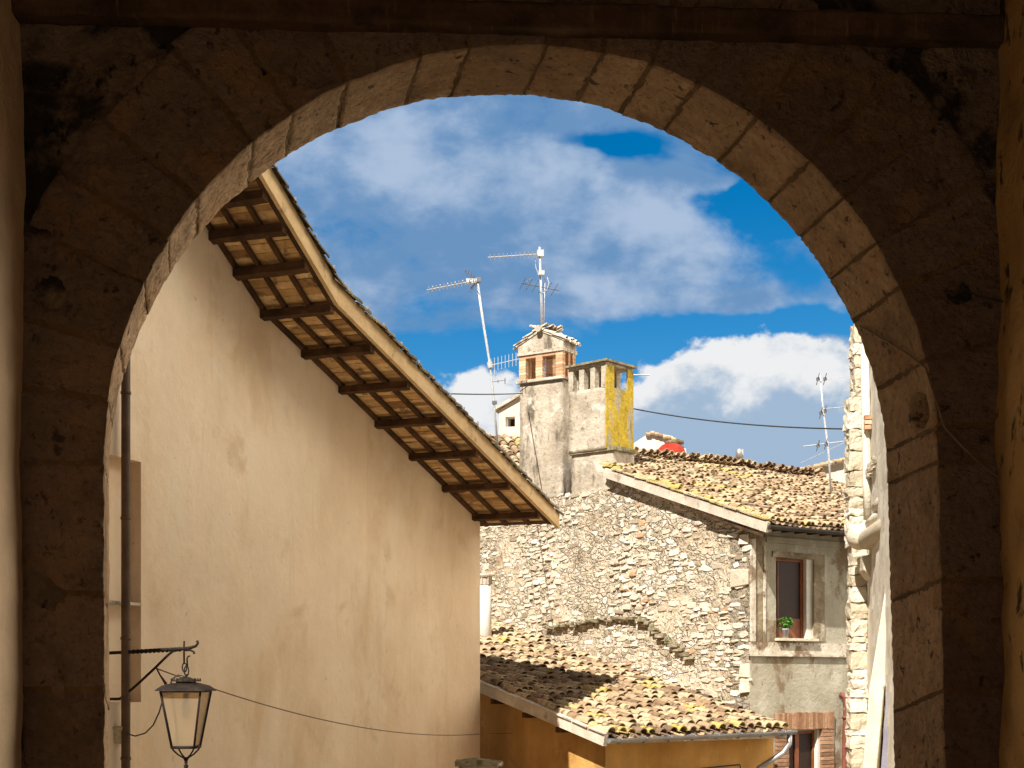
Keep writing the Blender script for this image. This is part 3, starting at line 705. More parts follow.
# lantern: square tapered body turned a little
lrot = R(-3)
LF = Frame(lc, (math.cos(lrot), math.sin(lrot), 0), (-math.sin(lrot), math.cos(lrot), 0))
def sq(F, h, z): return [F(-h, -h, z), F(h, -h, z), F(h, h, z), F(-h, h, z)]
T0, B0, HB = 20*m_px, 11.2*m_px, -57*m_px
mb = MB()
def frus(mb, h0, z0, h1, z1, r=0.5, cap=True):
    mb.add(sq(LF, h0, z0)+sq(LF, h1, z1), [(0,1,5,4),(1,2,6,5),(2,3,7,6),(3,0,4,7)]+([(3,2,1,0),(4,5,6,7)] if cap else []), r)
frus(mb, 24.5*m_px, -1*m_px, 24*m_px, 0.5*m_px); frus(mb, 24*m_px, 0.5*m_px, 19*m_px, 4.5*m_px); frus(mb, 19*m_px, 4.5*m_px, 11*m_px, 7*m_px)
frus(mb, 8*m_px, 6.5*m_px, 8*m_px, 10*m_px); frus(mb, 12*m_px, 8.5*m_px, 11.5*m_px, 9.5*m_px); frus(mb, 8*m_px, 10*m_px, 3*m_px, 13*m_px)
for k in range(4):
    for j in range(5):
        h = 11.5*m_px; q = -h+2*h*j/4; c = [(q, -h), (h, q), (q, h), (-h, q)][k]
        p = LF(c[0], c[1], 9.2*m_px); mb.tube([p, p+Vector((0, 0, 2.6*m_px))], [0.009, 0.004], 5)
mb.build('cap', m_iron, lamp)
mb = MB()
for k in range(4):
    a, b = sq(LF, T0, -1.2*m_px)[k], sq(LF, B0, HB)[k]
    mb.tube([a, b], 0.0125, 6)
    a2, b2 = sq(LF, T0, -1.5*m_px)[(k+1) % 4], sq(LF, B0, HB)[(k+1) % 4]
    mb.tube([a, a2], 0.011, 6); mb.tube([b, b2], 0.016, 6)
mb.build('frame', m_iron, lamp, smooth=True)
names = ['glass_pane']*4
for k in range(4):
    mb = MB(); A0 = sq(LF, T0-0.004, -2*m_px); B_ = sq(LF, B0-0.004, HB+0.3*m_px); A1 = sq(LF, T0-0.008, -2*m_px); B1 = sq(LF, B0-0.008, HB+0.3*m_px); j = (k+1) % 4
    mb.add([A0[k], A0[j], B_[j], B_[k], A1[k], A1[j], B1[j], B1[k]], [(0,1,2,3),(7,6,5,4),(0,4,5,1),(1,5,6,2),(2,6,7,3),(3,7,4,0)])
    mb.build('glass_pane', m_glass, lamp)
mb = MB(); mb.lathe(LF(0, 0, -20*m_px), [(0.001, -0.09), (0.035, -0.07), (0.05, -0.02), (0.045, 0.03), (0.03, 0.09), (0.025, 0.17)], 14); mb.build('bulb', m_ivory, lamp, smooth=True)
mb = MB()
fin = LF(0, 0, HB-20*m_px)
for k in range(4):
    b = sq(LF, B0, HB)[k]; c = LF(0, 0, HB)
    mb.tube([b, b.lerp(c, 0.12)+Vector((0, 0, -3*m_px)), b.lerp(c, 0.45)+Vector((0, 0, -7.5*m_px)), b.lerp(c, 0.85)+Vector((0, 0, -11*m_px)), c+Vector((0, 0, -16*m_px))], 0.0085, 6)
mb.lathe(fin, [(0.004, -0.02), (0.02, -0.008), (0.026, 0.012), (0.012, 0.03), (0.018, 0.045), (0.01, 0.06), (0.01, 0.1)], 10)
mb.build('finial', m_iron, lamp, smooth=True)
mb = MB()
jp = lam(119, 733)
mb.lathe(jp, [(0.055, -0.11), (0.07, -0.09), (0.066, 0.02), (0.085, 0.04), (0.085, 0.065), (0.04, 0.07)], 14)
tag(mb.build('junction_box', m_ivory, smooth=True), 'small ivory insulator box clamped on the drainpipe below the lantern bracket', 'junction box')
mb = MB()
pts = []
for k in range(17):
    a = k/16; pts.append(None)
raw = [(121, 727), (126, 733), (136, 736), (146, 733), (154, 725), (160, 712), (164, 698), (169, 688), (174, 678), (179, 675), (184, 676), (186, 683)]
mb.tube([lam(*r) + Vector((0, -0.03, 0)) for r in raw], 0.0075, 6)
tag(mb.build('cable', m_cable, smooth=True), 'black lamp cable drooping from the insulator box up to the lantern', 'cable')
mb = MB()
p0 = lam(158, 669); p1 = P(480, 734, Y_end-0.6)
pts = []
for k in range(25):
    a = k/24; q = p0.lerp(p1, a); q.z -= 0.42*4*a*(1-a)*0.55; pts.append(q)
mb.tube(pts+[P(512, 733, Y_end-0.4)], 0.007, 6)
tag(mb.build('cable', m_cable_br, smooth=True), 'thin sagging cable strung from the lantern bracket across the cream wall', 'cable')

# ------------------------------------------------------------------ lower house with orange walls
AL = R(36)
E = Vector((math.cos(AL), math.sin(AL), 0)); W_ = Vector((-math.sin(AL), math.cos(AL), 0))   # along eave, up the slope
A = Vector((1.424, 22.2, zat(740, 22.2)))
low = thing('lower_house', 'low house with orange plaster walls under a lichened clay tile roof', 'house', tuple(A+E*2+W_*4+Vector((0, 0, -4))))
PT = 0.24; TR = 4.05
upl = (W_+Vector((0, 0, PT))).normalized(); nl = E.cross(upl); nl = nl if nl.z > 0 else -nl
FL = Frame(A+Vector((0, 0, 0.02)), E, upl, nl)
SL = 9.6*math.sqrt(1+PT*PT)
mb = MB()
def lichl(a, v): return 0.15*max(0, 1-v/0.9)+1.6*max(0, noise.noise(Vector((a*0.9, v*0.9, 0)))-0.22)
tiles(mb, FL, 0.12, TR-0.08, SL, lich=lichl, pitch=0.212)
mb.build('roof_tiles', m_tile, low)
mb = MB(); mb.box(FL, 0.0, TR, 0.02, SL, -0.09, -0.005); mb.build('roof_deck', m_verge, low)
mb = MB(); mb.box(FL, -0.02, 0.06, 0.0, SL, -0.12, 0.06, jit=0.003)
for j in range(int(SL/0.42)): mb.box(FL, -0.05, 0.10, j*0.42+0.004, j*0.42+0.40, 0.062, 0.085, jit=0.006)
mb.build('verge_board', m_verge, low)
# walls
FW = Frame(A, E, -W_)
mb = MB()
zb = -6-A.z
cells(mb, Frame(A-W_*-0.35, E, -W_), 0.30, TR-0.02, -4, -0.08, [(3.35, 3.9, -4, -0.6)] if False else [], 0.3)
mb.build('wall', m_ochre, low)
mb = MB()
q0 = A+E*0.30+W_*0.36
mb.prism([q0+Vector((0, 0, -4)), q0+W_*9+Vector((0, 0, -4)), q0+W_*9+Vector((0, 0, PT*9.3-0.1)), q0+Vector((0, 0, PT*0.36-0.12))], E*0.3)
mb.build('wall', m_ochre, low)
# eave rafters under verge
for j in range(10):
    mb = MB(); mb.box(Frame(A+W_*(0.9*j+1.2)+Vector((0, 0, PT*(0.9*j+1.2))), E, W_), 0.0, 0.4, -0.04, 0.04, -0.21, -0.12)
    mb.build('rafter_end', m_purlin, low)
def gutter(mb, p, q, r, seg=8, th=0.006):
    d = (q-p).normalized(); s_ = d.cross(Vector((0, 0, 1))).normalized(); V = []
    for pt in (p, q):
        for rr in (r, r-th):
            for k in range(seg+1):
                t = math.pi+math.pi*k/seg; V.append(pt+s_*(rr*math.cos(t))+Vector((0, 0, rr*math.sin(t))))
    n = seg+1; Fc = []
    for k in range(seg): Fc += [(k, k+1, 2*n+k+1, 2*n+k), (n+k, 3*n+k, 3*n+k+1, n+k+1), (k, n+k, n+k+1, k+1), (2*n+k, 2*n+k+1, 3*n+k+1, 3*n+k)]
    mb.add(V, Fc)
    for pt, sg in ((p, 1), (q, -1)):
        mb.add([pt+s_*(r*math.cos(math.pi+math.pi*k/seg))+Vector((0, 0, r*math.sin(math.pi+math.pi*k/seg))) for k in range(seg+1)], [tuple(range(seg+1))])
mb = MB()
g0 = A-W_*0.08+Vector((0, 0, 0.02)); g1 = g0+E*(TR+0.04)+Vector((0, 0, 0.05))
gutter(mb, g0, g1, 0.075)
for k in range(8):
    c = g0.lerp(g1, (k+0.4)/8); mb.tube([c+W_*0.08+Vector((0, 0, 0.0)), c-W_*0.085, c-W_*0.09+Vector((0, 0, -0.02))], 0.008, 6)
    mb.tube([c-E*0.012+Vector((0, 0, -0.035)), c+E*0.012+Vector((0, 0, -0.035))], 0.06, 10)
mb.build('gutter', m_zinc, low, smooth=False)
mb = MB()
ge = g0.lerp(g1, 0.97)
mb.tube([ge+Vector((0, 0, -0.07)), ge+Vector((0, 0, -0.22)), ge-E*0.10+W_*0.05+Vector((0, 0, -0.38)), ge-E*0.45+W_*0.25+Vector((0, 0, -0.62)), ge-E*0.62+W_*0.30+Vector((0, 0, -0.78)), ge-E*0.64+W_*0.30+Vector((0, 0, -4))], 0.045, 10)
mb.build('downpipe', m_zinc, low, smooth=True)
mb = MB()
c0 = FW(1.0, 0, 0)
mb.tube([FW(0.4, -0.32, -0.52), FW(1.9, -0.32, -0.55), FW(3.2, -0.32, -0.5), FW(3.25, -0.32, -0.7)], 0.012, 6)
mb.build('wall_cable', m_cable, low)
# flue on the lower roof
fb = P(485, 640, 29.5); 
flue = MB(); flue.lathe(Vector((fb.x, fb.y, fb.z-0.6)), [(0.13, 0), (0.13, 0.6+(640-586)/FPX*29.5), (0.10, 0.6+(640-585)/FPX*29.5)], 18)
flo = flue.build('flue', m_paint_w, low, smooth=True)
mb = MB(); zt_ = fb.z+(640-580)/FPX*29.5
mb.lathe(Vector((fb.x, fb.y, zt_)), [(0.12, -0.1), (0.12, 0.05), (0.15, 0.06), (0.16, 0.09), (0.15, 0.12), (0.01, 0.13)], 18)
for k in range(6):
    a = k*math.pi/3; mb.box(WF, fb.x+0.13*math.cos(a)-0.012, fb.x+0.13*math.cos(a)+0.012, fb.y+0.13*math.sin(a)-0.012, fb.y+0.13*math.sin(a)+0.012, zt_-0.1, zt_+0.07)
mb.build('flue_cap', m_chim, flo)

# ------------------------------------------------------------------ upper stone house
Q = A+E*TR
tC, YC = on_line(750, (Q.x, Q.y), (W_.x, W_.y))
C0 = Vector((Q.x+W_.x*tC, Q.y+W_.y*tC, 0))
ZE = zat(519, C0.y); PU = 0.33; SR = 6.0
up = thing('stone_house', 'tall rubble stone house with clay tile roof and two rooftop chimneys in the centre', 'house', (C0.x, C0.y, -4))
FS = Frame(C0, W_, -E)            # stone side wall: x along depth, y outward (towards the left)
FF = Frame(C0, E, -W_)            # facade: x along street, y outward
SV = 3.75
def roofz(s): return ZE+PU*s if s < SR else ZE+PU*(2*SR-s)
def wallz(s): return ZE+PU*s if s < SV else ZE+PU*SV-0.28+0.02*math.sin(s*5)
mb = MB()
mb.prism([FS(0.001, 0, -5), FS(12, 0, -5), FS(12, 0, wallz(12)-0.02), FS(SV+0.001, 0, wallz(SV+0.001)-0.02), FS(SV, 0, roofz(SV)-0.02), FS(0.001, 0, roofz(0)-0.02)], E*0.5)
mb.build('gable_wall_mortar', m_mortar, up)
mb = MB()
def ins(a, z): return 0.05 < a < 11.5 and z < wallz(a)-(0.22 if a < SV else -0.03) and z > 0.3
stones(mb, FS, ins, 0.0, 11.5, 0.4, roofz(SR), cover=0.40, seed=3, proud=0.032, hmin=0.045, hmax=0.15, wmin=0.07, wmax=0.32)
# quoins at the corner
z = 0.5; k = 0
while z < ZE-0.3:
    h = random.uniform(0.16, 0.30); wd = random.choice([0.22, 0.42, 0.32])
    if random.random() < 0.35: mb.box(FS, 0.02, wd, -0.02, 0.035+random.uniform(0, 0.02), z+0.01, z+h-0.012, random.uniform(0.45, 0.85), jit=0.025)
    z += h; k += 1
mb.build('gable_wall', m_rubble, up)
# trace of an old roof: mossy ledge and stones under it
mb = MB()
def sw(px, py):
    t, Y = on_line(px, (C0.x, C0.y), (W_.x, W_.y)); return t, zat(py, Y)
pl = [(548, 628), (575, 625), (600, 620), (638, 617)]
for (a, b) in zip(pl[:-1], pl[1:]):
    (s0, z0), (s1, z1) = sw(*a), sw(*b)
    n = 5
    for k in range(n):
        f0, f1 = k/n, (k+1)/n
        sA, sB = s0+(s1-s0)*f0, s0+(s1-s0)*f1; zA = z0+(z1-z0)*f0+random.uniform(-0.03, 0.02)
        mb.box(FS, min(sA, sB)+0.005, max(sA, sB)-0.005, 0.0, random.uniform(0.07, 0.15), zA-0.02, zA+0.025, 0.4, jit=0.015)
pl = [(640, 620), (655, 632), (672, 645), (692, 662)]
for (a, b) in zip(pl[:-1], pl[1:]):
    (s0, z0), (s1, z1) = sw(*a), sw(*b)
    for k in range(4):
        f0 = k/4; sA = s0+(s1-s0)*f0; zA = z0+(z1-z0)*f0
        mb.box(FS, sA-0.22, sA+0.02, 0.0, random.uniform(0.05, 0.11), zA-0.035, zA+0.02, 0.4, jit=0.02)
mb.build('old_roof_ledge', m_moss, up)
# facade with openings
def fpx(px):
    return on_line(px, (C0.x, C0.y), (E.x, E.y))
tw0, Yw0 = fpx(776); tw1, Yw1 = fpx(813); zw1 = zat(557, Yw0); zw0 = zat(638, Yw0)
td0, Yd0 = fpx(787); td1, Yd1 = fpx(820); zd1 = zat(731, Yd0)
FACW = 7.0
mb = MB()
cells(mb, FF, 0.0, FACW, -5, ZE-0.02, [(tw0, tw1, zw0, zw1), (td0, td1, -5, zd1)], 0.5)
mb.build('facade', m_fac, up)
# back of openings
mb = MB(); mb.box(FF, tw0-0.5, tw1+0.5, -1.6, -1.5, zw0-0.5, zw1+0.5); mb.box(FF, td0-0.5, td1+0.5, -1.6, -1.5, -5, zd1+0.5); mb.build('room_wall', m_room, up)
# body
mb = MB()
AD = 1.9
mb.box(FS, SV+0.3, 11.5, -FACW, -0.5, 2, wallz(SV)-0.32)
mb.prism([FS(0.5, -FACW+0.5, -5), FS(11.5, -FACW+0.5, -5), FS(11.5, -FACW+0.5, roofz(11.5)-0.05), FS(SR, -FACW+0.5, roofz(SR)-0.05), FS(0.5, -FACW+0.5, roofz(0.5)-0.05)], E*0.45)
mb.build('rear_wall', m_fac, up)
# roof
OV = 0.55
for (side) in (0, 1):
    if side == 0:
        org = FS(-OV, 0.16, ZE-PU*OV+0.03); d = (W_+Vector((0, 0, PU))).normalized(); ax = E; ln = (SR+OV)*math.sqrt(1+PU*PU)
    else:
        org = FS(2*SR+0.2, 0.16, roofz(12.2)+0.03); d = (-W_+Vector((0, 0, PU))).normalized(); ax = E; ln = (SR+0.2)*math.sqrt(1+PU*PU)
    nn = ax.cross(d); nn = nn if nn.z > 0 else -nn
    FR = Frame(org, ax, d, nn)
    vv = (SV+OV)*math.sqrt(1+PU*PU)
    mb = MB()
    if side == 0:
        mb.prism([FR(0.02, 0, 0), FR(8.5, 0, 0), FR(8.5, ln-0.02, 0), FR(AD, ln-0.02, 0), FR(0.02, vv, 0)], -nn*0.06)
        g_a, g_b, g_c = FR(0.02, vv, -0.05), FR(AD, ln-0.02, -0.05), FR(AD, vv, -0.05)
        mb.prism([g_a, g_b, Vector((g_b.x, g_b.y, g_a.z-0.2))], E*0.25)
    else: mb.box(FR, AD, 8.5, 0.0, ln-0.02, -0.06, 0.0)
    mb.build('roof_deck', m_purlin, up)
    kp = (lambda a, v: v < vv-0.1 or (v-vv)/(ln-vv)*AD < a-0.05) if side == 0 else (lambda a, v: a > AD)
    mb = MB()
    if side == 0: tiles(mb, FR, 0.10, 8.4, ln, pitch=0.15, row=0.22, rad=0.066, lich=lambda a, v: 0.2*max(0, 1-v/0.5)+0.6*max(0, 1-a/0.45)+1.4*max(0, noise.noise(Vector((a*0.8, v*0.8, 7)))-0.25), keep=kp)
    else: tiles(mb, FR, 0.10, 8.4, ln, pitch=0.2, row=0.34, keep=kp)
    mb.build('roof_tiles', m_tile, up)
    if side == 0:
        mb = MB(); mb.box(FR, -0.03, 0.03, -0.05, vv, -0.13, 0.05, jit=0.004); mb.box(FR, 0.031, 0.14, -0.02, vv, -0.12, -0.065); 
        mb.build('verge_board', m_verge, up)
        mb = MB(); mb.box(FR, -0.02, 0.04, -0.0, vv*0.35, -0.22, -0.175, jit=0.004); mb.build('verge_rafter', m_beam, up)
        mb = MB()
        for j in range(int(vv/0.36)): mb.box(FR, -0.06, 0.12, j*0.36+0.004, j*0.36+0.35, 0.072, 0.098, random.choice([0.7, 0.8, 0.95, 0.6]), jit=0.006)
        mb.build('verge_tiles', m_tile, up)
        mb = MB(); g0 = FR(0.0, -0.06, 0.0); gutter(mb, g0, g0+E*8.2, 0.07); mb.build('gutter', m_gutdark, up)
        for j in range(24):
            mb = MB(); mb.box(Frame(C0+E*(0.12+0.33*j)+Vector((0, 0, ZE)), E, -W_), 0, 0.07, 0.0, OV-0.03, -0.16-PU*0.1, -0.05-PU*0.1)
            mb.build('rafter_end', m_purlin, up)
mb = MB()
rp = FS(SR, 0.12-AD, roofz(SR)+0.14)
k = 0
while k < 19:
    q = rp+E*(k*0.35+0.1); mb.tube([q, q+E*0.40+Vector((0, 0, 0.02))], [0.11, 0.095], 10, random.uniform(0.2, 0.8)); k += 1
mb.build('ridge_tiles', m_tile, up)
# facade trims
t1_, Y1_ = fpx(774); t2_, Y2_ = fpx(855)
mb = MB()
zl0, zl1 = zat(654, C0.y), zat(642, C0.y)
mb.box(FF, -0.02, FACW, 0.002, 0.03, zl0, zl1, jit=0.004); mb.box(FF, -0.06, FACW, 0.002, 0.055, zl0-0.035, zl0+0.015, jit=0.004)
mb.build('string_course', m_fac_trim, up)
mb = MB(); ys = 638
mb.box(FF, tw0-0.03, tw1+0.05, -0.3, 0.10, zw0-0.045, zw0-0.002, jit=0.003); 
sill = mb.build('window_sill', m_lime, up)
m_brown = M('worn brown render', [(0.20, 0.15, 0.09), (0.32, 0.26, 0.17)], nscale=2.5, var=0.25, stains=[((0.46, 0.40, 0.30), 3, 0.54, 0.64, 0.8)], bump=0.8, bscale=16)
mb = MB()
fr = 0.13
mb.box(FF, tw1, tw1+0.28, 0.002, 0.03, zw0-0.04, zw1+0.10); mb.box(FF, tw0-0.10, tw1, 0.002, 0.028, zw1+0.001, zw1+0.10)
mb.build('window_surround', m_brown, up)
mb = MB(); mb.box(FF, 0.105, 0.315, 0.002, 0.012, zl1+0.01, ZE-0.55, jit=0.004); mb.build('corner_panel', m_brown, up)
mb = MB(); mb.box(FF, -0.01, 0.10, 0.001, 0.05, zl1+0.01, ZE-0.35, jit=0.006); mb.box(FF, 0.32, 0.37, 0.001, 0.03, zl1+0.01, ZE-0.45, jit=0.005)
mb.build('corner_strip', m_fac_trim, up)
mb = MB(); mb.box(FF, 0.38, FACW, 0.002, 0.04, zat(541, C0.y), zat(535, C0.y), jit=0.004); mb.build('cornice', m_fac, up)
# window joinery
mb = MB(); tj = tw1-0.15
mb.box(FF, tw0+0.0, tj, -0.15, -0.09, zw1-0.06, zw1); mb.box(FF, tw0, tw0+0.05, -0.15, -0.09, zw0, zw1-0.06); mb.box(FF, tj-0.08, tj, -0.15, -0.09, zw0, zw1-0.06)
mb.box(FF, tw0+0.05, tj-0.08, -0.14, -0.10, zw0, zw0+0.36); mb.box(FF, tw0+0.14, tw0+0.17, -0.14, -0.10, zw0+0.36, zw1-0.06)
wf = mb.build('window_frame', m_wood, up, bevel=0.006)
mb = MB(); mb.box(FF, tw0+0.17, tj-0.08, -0.125, -0.115, zw0+0.36, zw1-0.06); mb.box(FF, tw0+0.05, tw0+0.14, -0.125, -0.115, zw0+0.36, zw1-0.06); mb.build('pane', m_pane, wf)
mb = MB(); mb.box(FF, tj+0.001, tw1-0.001, -0.4, -0.02, zw0, zw1-0.001); mb.build('window_reveal', m_paint_w, up)
# brick surround of the lower opening
mb = MB()
ta, _ = fpx(775); tb, _ = fpx(832); za, zb_ = zat(729.5, Yd0), zat(713, Yd0)
x = ta
while x < tb-0.02:
    wd = 0.062; mb.box(FF, x+0.004, x+wd-0.004, 0.0, 0.05+random.uniform(0, 0.01), za, zb_+random.uniform(-0.01, 0.01), random.uniform(0, 0.8), jit=0.003); x += wd
for (x0, x1) in ((ta, td0-0.002), (td1+0.002, tb)):
    z = za-0.075
    while z > -2.5: 
        mb.box(FF, x0, x1, 0.0, 0.045+random.uniform(0, 0.012), z+0.005, z+0.067, random.uniform(0, 0.8), jit=0.003); z -= 0.072
mb.build('brick_surround', M('old brick', [(0.0, (0.20, 0.11, 0.06)), (0.5, (0.34, 0.18, 0.10)), (1.0, (0.48, 0.30, 0.18))], attr=True, nscale=5, var=0.25, bump=0.6, stains=[((0.5, 0.42, 0.32), 4, 0.6, 0.7, 0.5)]), up)
mb = MB()
t3 = td1-0.05
mb.box(FF, td0, t3, -0.15, -0.09, zd1-0.06, zd1); mb.box(FF, td0, td0+0.05, -0.15, -0.09, -4, zd1-0.06); mb.box(FF, t3-0.05, t3, -0.15, -0.09, -4, zd1-0.06); mb.box(FF, (td0+t3)/2-0.10, (td0+t3)/2-0.0, -0.15, -0.09, -4, zd1-0.06)
dr = mb.build('door', m_wood, up, bevel=0.005)
mb = MB(); mb.box(FF, td0+0.05, t3-0.05, -0.125, -0.115, -4, zd1-0.06); mb.build('pane', m_pane, dr)
mb = MB(); mb.box(FF, t3+0.001, td1-0.001, -0.45, -0.02, -4, zd1-0.001); mb.build('door_reveal', m_paint_w, up)
# red pipe
tp, Yp2 = fpx(842)
mb = MB(); zz = zat(697, Yp2)
mb.tube([FF(tp-0.05, 0.0, zz+0.04), FF(tp-0.03, 0.05, zz+0.03), FF(tp, 0.08, zz-0.02), FF(tp+0.01, 0.08, zz-0.3), FF(tp-0.02, 0.08, zz-1.0), FF(tp-0.06, 0.08, zz-4)], 0.05, 10)
for dz in (0.35, 0.9): mb.tube([FF(tp-0.005, 0.08, zz-dz), FF(tp-0.006, 0.08, zz-dz-0.05)], 0.06, 10)
mb.build('downpipe', m_redpipe, up, smooth=True)
# chimneys
def plan_box(xl, xc, xr, Yc, phiL):
    """corner nearest the camera at column xc; left face recedes at phiL; returns frame with x along the left face (away), y along the right face (away)"""
    p = Vector(((xc-HX)/FPX*Yc, Yc, 0)); dl = Vector((-math.cos(phiL), math.sin(phiL), 0)); dr = Vector((math.sin(phiL), math.cos(phiL), 0))
    a, _ = on_line(xl, (p.x, p.y), (dl.x, dl.y)); b, _ = on_line(xr, (p.x, p.y), (dr.x, dr.y))
    return Frame(p, dl, dr), a, b
F1, a1, b1 = plan_box(519, 562.5, 568.5, 31.2, R(33)); b1 = max(b1, 0.55); Yc = 31.2
def z1(y): return zat(y, 31.2)
mb = MB(); 
def shaft(mb, F, a, b, z0, z1_, tp=0.0, n=10, seed=0, amp=0.012):
    def fn(i, j, k): 
        sc = tp*(k); return F(a*i+ (0.5-i)*sc, b*j+(0.5-j)*sc, z0+(z1_-z0)*k)
    rough_block(mb, fn, 0, 1, 0, 1, 0, 1, n, n, n*2, amp, seed, 0.5)
shaft(mb, F1, a1, b1, z1(500), z1(378), 0.03, 10, 2.0)
ch1 = mb.build('chimney', m_chim, up, smooth=True, label='tall rendered chimney with brick openings and a small gabled tile top')
mb = MB(); zq0, zq1 = z1(377), z1(347)
mb.box(F1, -0.05, a1+0.05, -0.05, b1+0.05, zq0-0.03, zq0+0.03, jit=0.004); mb.box(F1, -0.03, a1+0.03, -0.03, b1+0.03, zq1-0.07, zq1, jit=0.004)
mb.build('band', m_fac_trim, ch1)
mb = MB()
pw = 0.17
for a in (0.0, (a1-pw)/2+0.04, a1-pw):
    for b in (0.0, b1-0.12):
        z = zq0+0.031
        while z < zq1-0.10: mb.box(F1, a, a+pw, b, b+0.12, z, z+0.06, random.random(), jit=0.003); z += 0.064
for b in (b1*0.45,): 
    mb.box(F1, 0.0, 0.12, b, b+0.08, zq0+0.031, zq1-0.075, 0.3); mb.box(F1, a1-0.12, a1, b, b+0.08, zq0+0.031, zq1-0.075, 0.3)
mb.box(F1, pw, a1-pw, 0.001, 0.1, zq1-0.14, zq1-0.071, 0.2)
mb.build('brick_openings', m_brickc, ch1)
mb = MB()
zp = zq1+0.001; hp = z1(327)-zp
mb.prism([F1(-0.02, 0, zp), F1(a1+0.02, 0, zp), F1(a1+0.02, 0, zp+hp*0.35), F1(a1*0.5, 0, zp+hp), F1(-0.02, 0, zp+hp*0.42)], F1.y*b1)
mb.build('gable_top', m_chim, ch1)
mb = MB()
for sgn in (0, 1):
    apex = F1(a1*0.5, -0.05, zp+hp+0.0); low_ = F1(-0.10 if sgn == 0 else a1+0.10, -0.05, zp+hp*0.32)
    d = (apex-low_); ln = d.length; d.normalize(); ax = F1.y; nn = ax.cross(d); nn = nn if nn.z > 0 else -nn
    FRc = Frame(low_, ax, d, nn)
    mb.box(FRc, 0.03, b1+0.17, 0.03, ln, -0.02, 0.02, 0.4)
    tiles(mb, Frame(low_-nn*0.05, ax, d, nn), 0.05, b1+0.16, ln*0.86, pitch=0.14, row=0.3, rad=0.055, rot=0.03)
for k in range(4): mb.tube([F1(a1*0.5, -0.12+0.22*k, zp+hp+0.02), F1(a1*0.5+random.uniform(-.05, .05), 0.14+0.22*k, zp+hp+random.uniform(0.01, 0.05))], [0.075, 0.06], 10, random.uniform(0.4, 0.8))
mb.build('cap_tiles', m_fac_trim, ch1)
F2, a2, b2 = plan_box(568.5, 606, 632.5, 28.75, R(42))
def z2(y): return zat(y, 28.75)
F2b, a2b, b2b = plan_box(571, 613, 635, 28.7, R(42))
mb = MB(); shaft(mb, F2b, a2b, b2b, z2(500), z2(449), 0.02, 8, 5.0); shaft(mb, F2, a2, b2, z2(449), z2(386), 0.0, 8, 7.0)
ch2 = mb.build('chimney', m_chim, up, smooth=True, label='square rendered chimney with slotted top, its right face covered in yellow lichen')
mb = MB(); zs0, zs1 = z2(386), z2(364)
n = 4; wv = a2/(n*2-0.2)
for k in range(n):
    a = k*(a2-wv)/(n-1)
    mb.box(F2, a if k else 0.0, a+wv, 0.0, 0.14, zs0-0.02, zs1, jit=0.004)
mb.box(F2, a2-0.14, a2, 0.141, b2, zs0-0.02, zs1); mb.box(F2, 0.0, wv, b2*0.38, b2*0.38+0.001+0.0, zs0, zs1) if False else None
mb.box(F2, 0.0, a2, 0.0, b2, zs1+0.0, zs1+0.05, jit=0.004)
mb.box(F2, 0.3, a2, b2-0.14, b2, zs0-0.02, zs1-0.001)
mb.build('slotted_top', m_chim, ch2)
mb = MB()
def sheet(b0, b1_, zA, zB, nb, nz, seed):
    V = []; Fc = []
    for i in range(nb+1):
        for j in range(nz+1):
            p = F2(-0.02-0.012*noise.noise(Vector((i, j, seed))), b0+(b1_-b0)*i/nb, zA+(zB-zA)*j/nz)
            V.append(p)
    k0 = len(V)
    for i in range(nb+1):
        for j in range(nz+1): V.append(V[i*(nz+1)+j]+F2.x*0.03)
    for i in range(nb):
        for j in range(nz):
            k = i*(nz+1)+j; Fc += [(k, k+1, k+nz+2, k+nz+1), (k0+k, k0+k+nz+1, k0+k+nz+2, k0+k+1)]
    for i in range(nb):
        k = i*(nz+1); Fc += [(k, k+nz+1, k0+k+nz+1, k0+k), (k+nz, k0+k+nz, k0+k+nz+nz+1, k+nz+nz+1)]
    for j in range(nz):
        Fc += [(j, k0+j, k0+j+1, j+1)]; k = nb*(nz+1)+j; Fc += [(k, k+1, k0+k+1, k0+k)]
    mb.add(V, Fc)
sheet(-0.01, b2+0.005, z2(448), zs0, 6, 14, 1.0)
sheet(-0.01, b2*0.28, zs0, zs1, 2, 5, 2.0); sheet(b2*0.78, b2+0.005, zs0, zs1, 2, 5, 3.0)
mb.box(F2b, -0.02, 0.05, 0.0, b2b, z2(480), z2(466), jit=0.01)
mb.build('lichen_face', m_lichen, ch2)
mb = MB(); mb.box(F2, -0.07, a2+0.06, -0.07, b2+0.07, zs1+0.051, zs1+0.095, jit=0.006); mb.build('cap_slab', m_moss, ch2)
mb = MB(); mb.box(F2b, -0.04, a2b+0.03, -0.04, b2b+0.04, z2(450.5), z2(446), jit=0.006); mb.build('ledge', m_moss, ch2)
# flue on upper roof
fb = P(739.5, 478, 33.5)
mb = MB(); mb.lathe(fb, [(0.06, -0.5), (0.06, 0.45), (0.09, 0.455), (0.09, 0.66), (0.06, 0.67)], 14); mb.build('flue', m_zinc, up, smooth=True)

